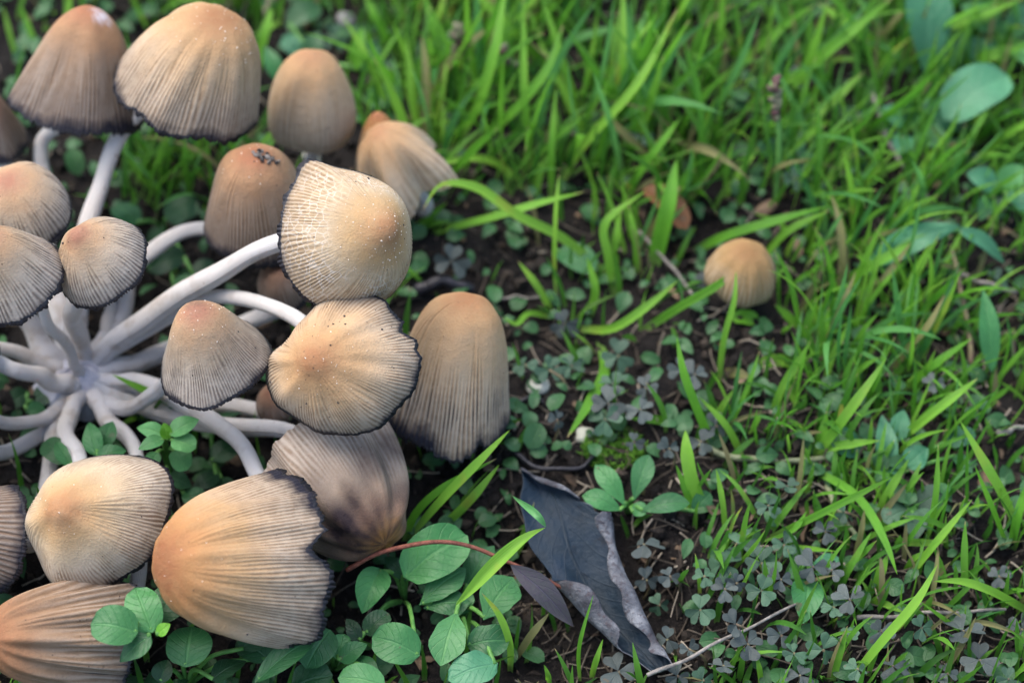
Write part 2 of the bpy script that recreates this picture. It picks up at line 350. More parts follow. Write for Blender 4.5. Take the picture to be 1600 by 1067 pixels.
# ------------------------------------------------------------------ mushrooms
def seen_point(pos, px, py):
    pos = pos.reshape(-1, 3); d = pos - CP; dep = d @ FWD
    x = 800 + (d @ RIGHT) / dep / TANH * 800; y = 533.5 - (d @ UP) / dep / TANH * 800
    return pos[np.argmin((x - px) ** 2 + (y - py) ** 2 + (dep - dep.min()) * 20000)]
PROF = {
 'bell':  [(0, 1), (.17, .975), (.36, .88), (.54, .72), (.70, .50), (.85, .25), (1, 0)],
 'dome':  [(0, 1), (.25, .97), (.50, .87), (.72, .69), (.88, .45), (.97, .2), (1, 0)],
 'umbo':  [(0, 1), (.13, .97), (.27, .87), (.48, .71), (.71, .50), (.89, .25), (1, 0)],
 'egg':   [(0, 1), (.32, .955), (.60, .83), (.83, .60), (.96, .33), (.97, .12), (.88, -.04)],
 'blunt': [(0, 1), (.30, .965), (.54, .86), (.71, .68), (.83, .46), (.925, .22), (1, 0)],
 'barrel': [(0, 1), (.36, .97), (.64, .87), (.81, .70), (.90, .47), (.955, .23), (1, 0)],
 'wide': [(0, 1), (.33, .97), (.59, .87), (.75, .70), (.85, .48), (.93, .24), (1.03, 0)],
 'flare': [(0, 1), (.20, .96), (.38, .86), (.53, .70), (.66, .50), (.80, .27), (1, 0)],
 'long':  [(0, 1), (.26, .965), (.48, .87), (.66, .70), (.79, .48), (.90, .24), (1, 0)],
}
def profile(kind, t):
    q = PROF[kind]; p = spline(np.array([(-q[1][0], q[1][1], 0)] + [(a, b, 0) for a, b in q]), 160); p = p[p[:, 0] >= 0]; p[0] = (0, p[0][1], 0)
    s = np.concatenate([[0], np.cumsum(np.linalg.norm(np.diff(p, axis=0), axis=1))]); s /= s[-1]
    r = np.interp(t, s, p[:, 0]); z = np.interp(t, s, p[:, 1])
    e = np.maximum(t - 1, 0); d = (p[-1] - p[-6]) / (s[-1] - s[-6])
    return r + e * d[0], z + e * d[1]
def pnoise(th, ks, seed):
    g = np.random.default_rng(seed); o = 0
    for k in ks: o = o + g.normal() * np.cos(k * th + g.random() * 6.283) / math.sqrt(len(ks))
    return o

BASE = P(120, 592, 0.004)
def tube_part(name, path, rad, parent, mat, ns=20, wob=0.0, seed=0):
    n = len(path); s = np.linspace(0, 1, n); th = np.linspace(0, 2 * math.pi, ns, endpoint=False)
    b = None
    if wob:
        g = np.random.default_rng(seed); ph = g.random(4) * 6.28
        b = wob * (np.cos(2 * th[None] + ph[0] + 3 * s[:, None]) + 0.6 * np.cos(3 * th[None] + ph[1] - 4 * s[:, None]) + 0.8 * np.sin(9 * s[:, None] + ph[2]))
    v, f = tube(path, rad, ns, True, b)
    return child(name, mesh(name, v, f, mat, {'v': np.repeat(s, ns), 'u': np.tile(th / 6.283, n)}), parent)

def mushroom(seed, label, cx, cy, z, R, H, axis, kind, mat, N=96, ridge=0.00022, lobes=0.035, lk=(2, 3, 5), wrinkle=0.0, wk=(9, 13, 17), notches=(),
             stem=None, dia=34, squash=1.0, gran=0, specks=0, fringe=0.030, flute=None, rimvar=0.02, darkside=None, bumps=(), stains=(), skew=(0, 0), root=None, group=None):
    g = np.random.default_rng(seed)
    C = P(cx, cy, z); k = mpp(C); R *= k; H *= k
    A = V(*axis); X = unit(RIGHT - A * np.dot(RIGHT, A)); Y = np.cross(A, X)
    nth, nt = (600, 48) if R > 70 * k else (320, 40)
    th = np.linspace(0, 2 * math.pi, nth, endpoint=False)[None]; t = (np.linspace(0, 1, nt)[:, None]) ** 0.92
    ext = 1 + rimvar * pnoise(th, (2, 3, 4, 7), seed + 1) + 0.006 * pnoise(th, (21, 34, 47, 61), seed + 2)
    for (deg, w, dep) in notches:
        d = np.abs((th - math.radians(deg) + math.pi) % (2 * math.pi) - math.pi) / math.radians(w)
        ext = ext - dep * np.clip(1 - d, 0, 1) ** 0.8
    def surf(t, thx, ext, off=0.0, ridged=True):
        te = t * (1 + (ext - 1) * sstep(0.55, 1.0, t))
        r, zz = profile(kind, te)
        r2, z2 = profile(kind, te + 0.01); r1, z1 = profile(kind, np.maximum(te - 0.01, 0))
        tr, tz = (r2 - r1) * R, (z2 - z1) * H; L = np.sqrt(tr ** 2 + tz ** 2) + 1e-12; nr, nz = -tz / L, tr / L
        lob = 1 + lobes * pnoise(thx, lk, seed + 3) * t ** 1.2
        if flute: lob = lob + flute[1] * np.cos(flute[0] * thx + flute[2] + 0.8 * np.sin(thx + seed)) * sstep(0.12, 0.9, t)
        for (deg, wd, amt) in bumps:
            dq = np.abs((thx - math.radians(deg) + math.pi) % (2 * math.pi) - math.pi) / math.radians(wd); lob = lob + amt * np.exp(-dq ** 2) * sstep(0.1, 1.0, t)
        ph = thx + 0.03 * pnoise(thx, (3, 5, 8, 11), seed + 4) + 0.012 * np.sin(7 * t + 9 * thx + seed) + 0.006 * pnoise(thx + t * 0.8, (15, 23), seed + 12)
        b1 = 0.5 + 0.5 * np.cos(N / 2 * ph + 1.3 * pnoise(thx, (6, 9), seed + 8)); b2 = 0.5 + 0.5 * np.cos(N * ph)
        sp = sstep(0.42, 0.66, t + 0.14 * pnoise(thx, (7, 12, 19), seed + 5))
        gr = (b1 * (1 - sp) + b2 * sp) ** 0.6
        on = sstep(0.36, 0.72, t + 0.13 * pnoise(thx, (1, 2, 3), seed + 40) + 0.11 * pnoise(thx, (4, 9, 14), seed + 6)) * np.clip(0.75 + 0.42 * pnoise(thx + 0.5 * t, (11, 17, 26), seed + 7) * (0.6 + 0.4 * np.sin(8 * t + 5 * thx)), 0.15, 1.4)
        d = ridge * (gr - 0.6) * on if ridged else 0.0
        if wrinkle: d = d + wrinkle * pnoise(thx + 0.25 * t, wk, seed + 9) * sstep(0.15, 0.6, t) + wrinkle * 0.7 * pnoise(thx - 0.2 * t, (5, 7), seed + 10) * sstep(0.1, 0.4, t) * np.sin(5 * t + thx)
        d = d + 0.00025 * pnoise(thx + 0.3 * t, (4, 6), seed + 11) * np.sin(math.pi * np.clip(t, 0, 1)) * np.clip(t * 2, 0, 1)
        rad = r * R * lob + nr * (d + off); hgt = zz * H + nz * (d + off)
        sk = np.clip(1 - t, 0, 1) ** 1.3 * R; x = rad * np.cos(thx) + skew[0] * sk; y = rad * np.sin(thx) * squash + skew[1] * sk
        return C + x[..., None] * X + y[..., None] * Y + (hgt + 0 * thx)[..., None] * A, 1 - (1 - gr) * np.clip(on * 1.3, 0, 1)
    pos, gv = surf(t, th, ext)
    root_p = BASE if root is None else root
    o = thing('mushroom', root_p, label, 'mushroom', group)
    dd = np.zeros((nt, nth))
    if darkside: dd = dd + darkside[1] * np.clip(np.cos(th - math.radians(darkside[0])), 0, 1) ** 2 + 0 * t
    dd = dd + 0.03 * pnoise(th, (3, 5, 8), seed + 20)
    sd, sl = np.zeros((nt, nth)), np.zeros((nt, nth))
    for (sx_, sy_, rr_, amt) in stains:                    # a stain round one spot of the skin, rr_ in metres
        c0 = seen_point(pos, sx_, sy_); dq = np.linalg.norm(pos - c0, axis=-1) / rr_
        w_ = np.clip(1.25 - dq + 0.25 * np.sin(9 * th + 14 * t) * np.sin(5 * th - 9 * t), 0, 1) * abs(amt)
        if amt > 0: sd = np.maximum(sd, w_)
        else: sl = np.maximum(sl, w_)
    me = mesh('cap', pos.reshape(-1, 3), grid_faces(nt, nth, True), CM[mat], {'t': np.broadcast_to(t, (nt, nth)), 'g': gv, 'd': dd, 'sd': sd, 'sl': sl})
    capo = child('cap', me, o)
    # gills: dark lamellae under the skin, their edges showing as the inky margin
    lam = np.where(np.arange(nth) % 6 < 3, 1.0, 0.0)[None]
    rag = 1 + 0.5 * pnoise(th, (5, 13, 29, 43), seed + 30)
    rows = [surf(np.full((1, 1), 0.992), th, ext, -0.00025)[0], surf(np.full((1, 1), 1.0), th, ext + (fringe * np.clip(rag, .2, 2) + 0.004 * lam if fringe else -0.03), 0.0001 if fringe else -0.0006, False)[0]]
    for tv, dep in ((1.0, 0.0007), (0.9, 0.0009), (0.7, 0.0009), (0.45, 0.0009), (0.2, 0.0009)):
        rows.append(surf(np.full((1, 1), tv), th, ext, 0.0, False)[0] - A * (dep + 0.0016 * lam[..., None] * (0.3 if tv > 0.95 else 1)))
    if not fringe:
        rows = [surf(np.full((1, 1), tv), th, ext, -0.0007 - 0.001 * lam, False)[0] for tv in (0.95, 0.8, 0.6, 0.4, 0.2)]
    gv_ = np.concatenate(rows, 0); child('gills', mesh('gills', gv_.reshape(-1, 3), grid_faces(len(rows), nth, True), M['gill']), capo)
    # stem
    inn = [C - A * 0.10 * H, C + A * 0.45 * H]
    if stem: pts = [P(*q) for q in stem] + inn
    else:
        d = C - root_p; pts = [root_p + unit([d[0], d[1], 0]) * 0.004, root_p + d * 0.35 + np.array([0, 0, -0.3 * d[2]]), C - A * min(0.54 * H, max(0.0, 0.7 * (C[2] - root_p[2])))] + inn
    path = spline(pts, 44); s = np.linspace(0, 1, 44); path[4:-8] += 0.00035 * np.stack([np.sin(s * 21 + seed), np.cos(s * 17 + seed), np.sin(s * 25)], -1)[4:-8]
    rad = dia / 2 * k * (0.82 + 0.16 * (1 - s) ** 2 - 0.16 * s) * (1 + 0.05 * np.sin(s * 11 + seed) + 0.03 * np.sin(s * 29 + 2 * seed))
    tube_part('stem', path, rad, o, M['stem'], 20, 0.03, seed)
    def scatter(name, cnt, tmax, size, m_, zs=0.4, tmin=0.02):
        bag = Bag()
        for _ in range(cnt):
            i = int(np.clip((g.random() ** 0.6 * (tmax - tmin) + tmin) * nt, 1, nt - 2)); j = g.integers(nth)
            c = pos[i, j]; s_ = size * (0.5 + g.random() ** 2 * 1.2)
            v = ICO * s_ * (1 + 0.3 * g.normal(size=(12, 1))); bag.add(c + v, ICOF)
        q = bag.build(name, m_, capo); q.location = capo.location * 0; q['kind'] = 'stuff'
    if gran: scatter('granules', gran // 2 + 8, 0.45, 0.00010, M['granule'])
    if specks: scatter('soil_specks', specks, 0.8, 0.00016, M['speck'])
    return o, pos, C, A
_p = (1 + 5 ** .5) / 2
ICO = np.array([(-1, _p, 0), (1, _p, 0), (-1, -_p, 0), (1, -_p, 0), (0, -1, _p), (0, 1, _p), (0, -1, -_p), (0, 1, -_p), (_p, 0, -1), (_p, 0, 1), (-_p, 0, -1), (-_p, 0, 1)]) / 1.902
ICOF = [[0, 11, 5], [0, 5, 1], [0, 1, 7], [0, 7, 10], [0, 10, 11], [1, 5, 9], [5, 11, 4], [11, 10, 2], [10, 7, 6], [7, 1, 8], [3, 9, 4], [3, 4, 2], [3, 2, 6], [3, 6, 8], [3, 8, 9], [4, 9, 5], [2, 4, 11], [6, 2, 10], [8, 6, 7], [9, 8, 1]]

MU = {}
def mm(key, *a, **k): MU[key] = mushroom(*a, **k)
mm('back_dusky', 11, 'dusky brown bell cap with a torn pale scar on its crown', 127, 155, .034, 101, 160, (.18, .80, .57), 'bell', 'dusk', lobes=.05, darkside=(-60, .03), fringe=.018, stains=[(163, 24, .0026, -.95)], bumps=[(200, 14, .10)],
   stem=[(112, 560, .004), (82, 430, .010), (68, 300, .015), (70, 215, .021)], dia=32)
mm('back_tan', 12, 'large tan bell cap on a long white stem bent like a bow', 298, 146, .044, 112, 152, (.34, .70, .62), 'blunt', 'tan', lobes=.05, gran=160, specks=6, wrinkle=.0002,
   stem=[(112, 565, .004), (122, 450, .014), (148, 312, .024), (183, 225, .031), (222, 168, .036)], dia=37, fringe=.025, bumps=[(172, 20, .12), (60, 40, -.05), (-90, 20, -.04), (-50, 18, .04)], skew=(.06, 0))
mm('egg', 13, 'smooth egg shaped pale tan cap with no dark margin', 487, 200, .020, 70, 138, (.05, .76, .65), 'egg', 'smooth', N=60, ridge=.00024, lobes=.02, specks=2, fringe=.0, root=P(484, 205, -.002), dia=28)
mm('fluted_back', 14, 'small rusty brown cap peeping out behind the deeply fluted cap', 598, 262, .014, 44, 100, (-.05, .80, .6), 'bell', 'rust', N=40, ridge=.0002, lobes=.04, fringe=0, root=P(596, 275, -.002))
mm('fluted', 15, 'deeply fluted tan cap with bulging folds and a scalloped edge', 640, 284, .016, 68, 116, (-.40, .62, .67), 'dome', 'smooth', N=44, ridge=.00022, lobes=.05, flute=(5, .22, 0.9), wrinkle=.0003, fringe=0, rimvar=.07, root=P(618, 285, -.002), dia=24)
mm('muddy', 16, 'brownish cap with a soil clump stuck on its crown', 405, 350, .026, 86, 150, (.03, .66, .75), 'blunt', 'dusk', N=90, stains=[(425, 250, .004, .22)], specks=4, gran=40,
   stem=[(140, 560, .004), (186, 500, .008), (205, 428, .012), (252, 380, .016), (325, 356, .018)], dia=30)
mm('main', 17, 'broad tilted pale cap with white cracked veil and black left margin'.replace('left ', ''), 539, 371, .054, 114, 122, (.50, .05, .86), 'umbo', 'veil', N=108, lobes=.03, bumps=[(118, 13, .17), (72, 26, -.08), (-115, 20, .06), (-70, 16, -.04), (-30, 24, .05), (180, 40, -.04)], skew=(.14, .03), gran=220, specks=9, fringe=.035,
   stem=[(140, 572, .004), (208, 512, .014), (280, 463, .024), (360, 416, .034), (436, 378, .0425), (478, 358, .047)], dia=41)
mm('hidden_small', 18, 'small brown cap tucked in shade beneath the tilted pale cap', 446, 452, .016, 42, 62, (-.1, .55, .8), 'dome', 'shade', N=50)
mm('torn', 19, 'flat torn cap with orange crown and ragged black edge', 535, 570, .042, 121, 96, (-.26, .12, .95), 'umbo', 'tan', N=116, lobes=.06, lk=(2, 3, 4), squash=.88, wrinkle=.0004, skew=(-.15, -.02), bumps=[(-55, 16, .12), (55, 18, .07), (135, 26, -.07), (-120, 22, -.05), (180, 25, .03)], notches=[(28, 9, .13), (10, 7, .05), (48, 10, .07)], gran=60, specks=26, fringe=.04, rimvar=.04,
   stem=[(150, 560, .006), (240, 505, .014), (350, 463, .026), (446, 489, .033)], dia=32)
mm('long_bell', 20, 'long straight-sided bell cap with heavy furrows and ink stained hem', 700, 652, .009, 95, 212, (.10, .87, .47), 'wide', 'tan', N=80, ridge=.0004, lobes=.03, notches=[(-60, 8, .05), (-100, 30, -.02)], darkside=(-130, .05), fringe=.012, rimvar=.03, specks=3, wrinkle=.00035, wk=(5, 9, 13), skew=(.10, 0), root=P(700, 640, -.002), dia=22, bumps=[(200, 18, .08), (-40, 16, -.04)])
mm('grey_bell', 21, 'greyish bell cap with purple bruised crown over a curled stem', 334, 562, .038, 88, 122, (-.15, .63, .76), 'flare', 'grey', N=104, stains=[(308, 470, .0028, .4)], gran=70, specks=10,
   stem=[(155, 628, .005), (203, 637, .009), (242, 614, .014), (268, 590, .020)], dia=30)
mm('stained', 22, 'drooping cap with large dark purple stain and orange tip', 498, 718, .014, 110, 196, (.56, -.62, .55), 'dome', 'stain', N=96, ridge=.0002, lobes=.05, wrinkle=.0013, wk=(4, 7, 10), fringe=.0, specks=3, stains=[(542, 836, .0125, .97), (500, 780, .008, .5), (590, 718, .008, .6), (610, 690, .006, .7), (628, 770, .005, .6), (560, 740, .006, .35)])
mm('button_front', 23, 'rounded pale orange cap with thin black rim above round green weeds', 154, 812, .023, 120, 118, (-.30, .27, .91), 'umbo', 'pale', N=116, lobes=.04, gran=20, squash=.9, bumps=[(35, 22, .06), (95, 18, -.04), (-120, 20, .05), (-60, 22, -.03)], skew=(-.08, -.04),
   stem=[(128, 612, .004), (104, 656, .009), (108, 688, .012), (124, 718, .015)], dia=33, specks=4)
mm('split_front', 24, 'big rust crowned cap split along its black fringed edge', 438, 876, .022, 133, 214, (-.76, .0, .65), 'blunt', 'rust', N=124, skew=(0, .06), ridge=.0003, lobes=.06, lk=(2, 3, 4), notches=[(12, 14, .14), (-30, 6, .035), (-66, 8, .06), (60, 30, -.02)], wrinkle=.00024, gran=30, specks=10, fringe=.022, darkside=(65, .06), rimvar=.02,
   stem=[(150, 596, .004), (245, 606, .009), (318, 650, .013), (382, 702, .016), (408, 748, .018)], dia=36)
mm('low_front', 25, 'low brown cap lying under the rounded pale orange cap', 168, 988, .010, 92, 200, (-.80, .02, .60), 'blunt', 'umber', N=60, ridge=.0003, lobes=.05, wrinkle=.0004, fringe=.01,
   stem=[(145, 612, .004), (165, 648, .007), (197, 684, .010), (216, 730, .012)], dia=33)
mm('edge_low', 26, 'grey brown furrowed cap half hidden behind the rounded pale orange cap', 0, 842, .014, 86, 150, (-.80, .2, .56), 'bell', 'dusk', N=60, ridge=.0003)
mm('left_back', 27, 'cream cap with orange crown crowded behind two smaller caps', 36, 335, .040, 79, 84, (-.15, .58, .80), 'dome', 'grey', N=70,
   stem=[(98, 580, .004), (60, 530, .010), (30, 480, .016), (20, 430, .024)], dia=42)
mm('left_front', 28, 'pale ridged bell cap with pinkish tip and blue black rim', 20, 438, .052, 83, 112, (-.26, .58, .77), 'bell', 'grey', N=76, ridge=.00026, fringe=.04,
   stem=[(128, 590, .006), (108, 550, .016), (78, 505, .028), (50, 462, .040)], dia=22)
mm('left_small', 29, 'small conical ridged cap with pinkish orange tip on thick white stem', 160, 411, .050, 76, 90, (-.33, .50, .80), 'umbo', 'grey', N=76, ridge=.00026, fringe=.04, specks=5,
   stem=[(138, 570, .004), (122, 525, .014), (116, 478, .026), (140, 440, .040)], dia=36)
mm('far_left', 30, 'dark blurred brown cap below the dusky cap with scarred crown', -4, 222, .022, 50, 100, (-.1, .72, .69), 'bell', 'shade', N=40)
mm('edge_tiny', 31, 'little furrowed cap with ink rim at end of short pale stem', -18, 566, .020, 36, 64, (-.90, .12, .42), 'bell', 'grey', N=44, ridge=.0003, fringe=.05,
   stem=[(118, 604, .006), (75, 592, .011), (28, 578, .017)], dia=33)
mm('edge_stem', 32, 'mushroom whose straight stem lies just above the little furrowed cap', -90, 500, .030, 70, 110, (-.7, .3, .6), 'bell', 'grey', N=60,
   stem=[(105, 588, .005), (80, 570, .008), (0, 546, .014), (-50, 525, .020)], dia=28)
mm('edge_curl', 33, 'mushroom with smooth curled stem sweeping low over the soil', -85, 600, .030, 70, 110, (-.6, .3, .7), 'bell', 'grey', N=60,
   stem=[(108, 622, .005), (85, 645, .006), (48, 662, .008), (0, 655, .014), (-45, 635, .020)], dia=27)
mm('edge_under', 34, 'mushroom with grey stem running under the smooth curled stem', -95, 700, .024, 66, 110, (-.7, .1, .7), 'bell', 'grey', N=60,
   stem=[(112, 630, .003), (85, 658, .003), (50, 688, .004), (0, 706, .008), (-50, 712, .014)], dia=30)
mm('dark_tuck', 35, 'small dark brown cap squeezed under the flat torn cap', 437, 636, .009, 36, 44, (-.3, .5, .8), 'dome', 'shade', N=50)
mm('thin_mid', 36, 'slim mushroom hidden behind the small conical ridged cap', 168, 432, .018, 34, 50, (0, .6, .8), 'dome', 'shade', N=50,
   stem=[(148, 565, .004), (168, 520, .007), (171, 480, .010), (170, 455, .012)], dia=24)
mm('lone', 37, 'lone small ochre button mushroom standing in the grass', 1155, 440, .010, 56, 76, (.10, .62, .78), 'egg', 'ochre', N=44, ridge=.0002, lobes=.04, wrinkle=.00016, wk=(3, 5, 9), fringe=0, dia=30, root=P(1155, 470, -.002))

# fused foot of the clump
def mycelium():
    bag = Bag(); n1, n2 = 40, 60
    th = np.linspace(0, 2 * math.pi, n2, endpoint=False)[None]; ph = np.linspace(0, 1, n1)[:, None]
    r = 0.0085 * (1 + 0.16 * pnoise(th, (3, 5, 7, 11), 5)) * ph ** 0.7
    zz = 0.0085 * (1 - ph ** 1.7) + 0.0007 * np.sin(9 * th + 7 * ph) * np.sin(6 * ph + 2 * th) - 0.002
    v = np.stack([BASE[0] + r * np.cos(th) * 1.15, BASE[1] + r * np.sin(th), BASE[2] - 0.002 + zz + 0 * th], -1).reshape(-1, 3)
    o = link('mycelium_mound', mesh('mycelium_mound', v, grid_faces(n1, n2, True), M['mycelium']))
    tag(o, 'white fuzzy fused foot where all the stems meet', 'mycelium')
mycelium()

# ------------------------------------------------------------------ leaf and blade builders
def strip(path, width, nrm, fold=0.25, nu=5, taper='blade', twist=0.0, cren=0.0, wav=None):
    """A blade or leaf along a path: verts, faces, u (-1..1), v (0..1)."""
    c = np.asarray(path, float); n = len(c); T = tangents(c); s = np.linspace(0, 1, n)
    if taper == 'blade': w = np.minimum(1, ((1 - s) / 0.34 + 1e-6)) ** 0.7 * (0.72 + 0.28 * np.minimum(1, s / 0.25))
    elif taper == 'blunt': w = np.minimum(1, (1 - s) / 0.06) ** 0.5 * (0.7 + 0.3 * np.minimum(1, s / 0.2))
    elif taper == 'round': w = np.sqrt(np.clip(1 - (2 * s - 1) ** 2, 0, 1)) ** 0.95
    elif taper == 'ovate': w = np.sin(math.pi * s ** 0.75) ** 0.8
    elif taper == 'obovate': w = np.sin(math.pi * s ** 1.35) ** 0.75
    elif taper == 'lance': w = np.sin(math.pi * s ** 0.85) ** 0.9
    w = np.maximum(w, 0.02)
    u = np.linspace(-1, 1, nu); rows = []
    nn = np.broadcast_to(np.asarray(nrm, float), (n, 3))
    for i in range(n):
        S = unit(np.cross(T[i], nn[i])); N = np.cross(S, T[i])
        a = twist * s[i]
        S, N = S * math.cos(a) + N * math.sin(a), N * math.cos(a) - S * math.sin(a)
        hw = width / 2 * w[i] * (1 + cren * np.sin(s[i] * 60) * (np.abs(u) > 0.9))
        hw = hw * (1 + (wav[0] * np.sin(5 * s[i] + wav[1]) * np.sign(u) if wav else 0))
        rip = (wav[2] * width * np.sin(9 * s[i] + 2.5 * u + wav[1]) * np.abs(u) if wav else 0)
        rows.append(c[i] + np.outer(u * hw * (1 - 0.15 * abs(fold)), S) + np.outer(np.abs(u) ** 1.3 * hw * fold + rip, N))
    return np.vstack(rows), grid_faces(n, nu), np.tile(u, n), np.repeat(s, nu)
def blade_mesh(path, width, nrm, rnd, fold=0.3, taper='blade', mat='grass', twist=0.0, nu=5):
    v, f, u, s = strip(path, width, nrm, fold, nu, taper, twist)
    return mesh('blade', v, f, M[mat], {'u': u, 'v': s, 'rnd': np.full(len(v), rnd)})

# ------------------------------------------------------------------ grass seen singly
def pts_blade(pts, zt=None):
    (bx, by), (tx, ty) = pts[0], pts[-1]
    L = sum(math.hypot(b[0] - a[0], b[1] - a[1]) for a, b in zip(pts, pts[1:])) * 0.000145
    if zt is None: zt = 0.30 * L + 0.45 * max(by - ty, 0) * 0.000145 + 0.002
    acc = [0.0]
    for a, b in zip(pts, pts[1:]): acc.append(acc[-1] + math.hypot(b[0] - a[0], b[1] - a[1]))
    out = []
    for (x, y), q in zip(pts, acc):
        s = q / acc[-1]; z = zt * (1 - (1 - s) ** 1.7)
        p = G(x, y) - np.array([0, 0, 0.001]) if s == 0 else P(x, y, z)
        if s > 0: p = P(x, y, max(z, float(gh(p[0], p[1])) + 0.001))
        out.append(p)
    return out
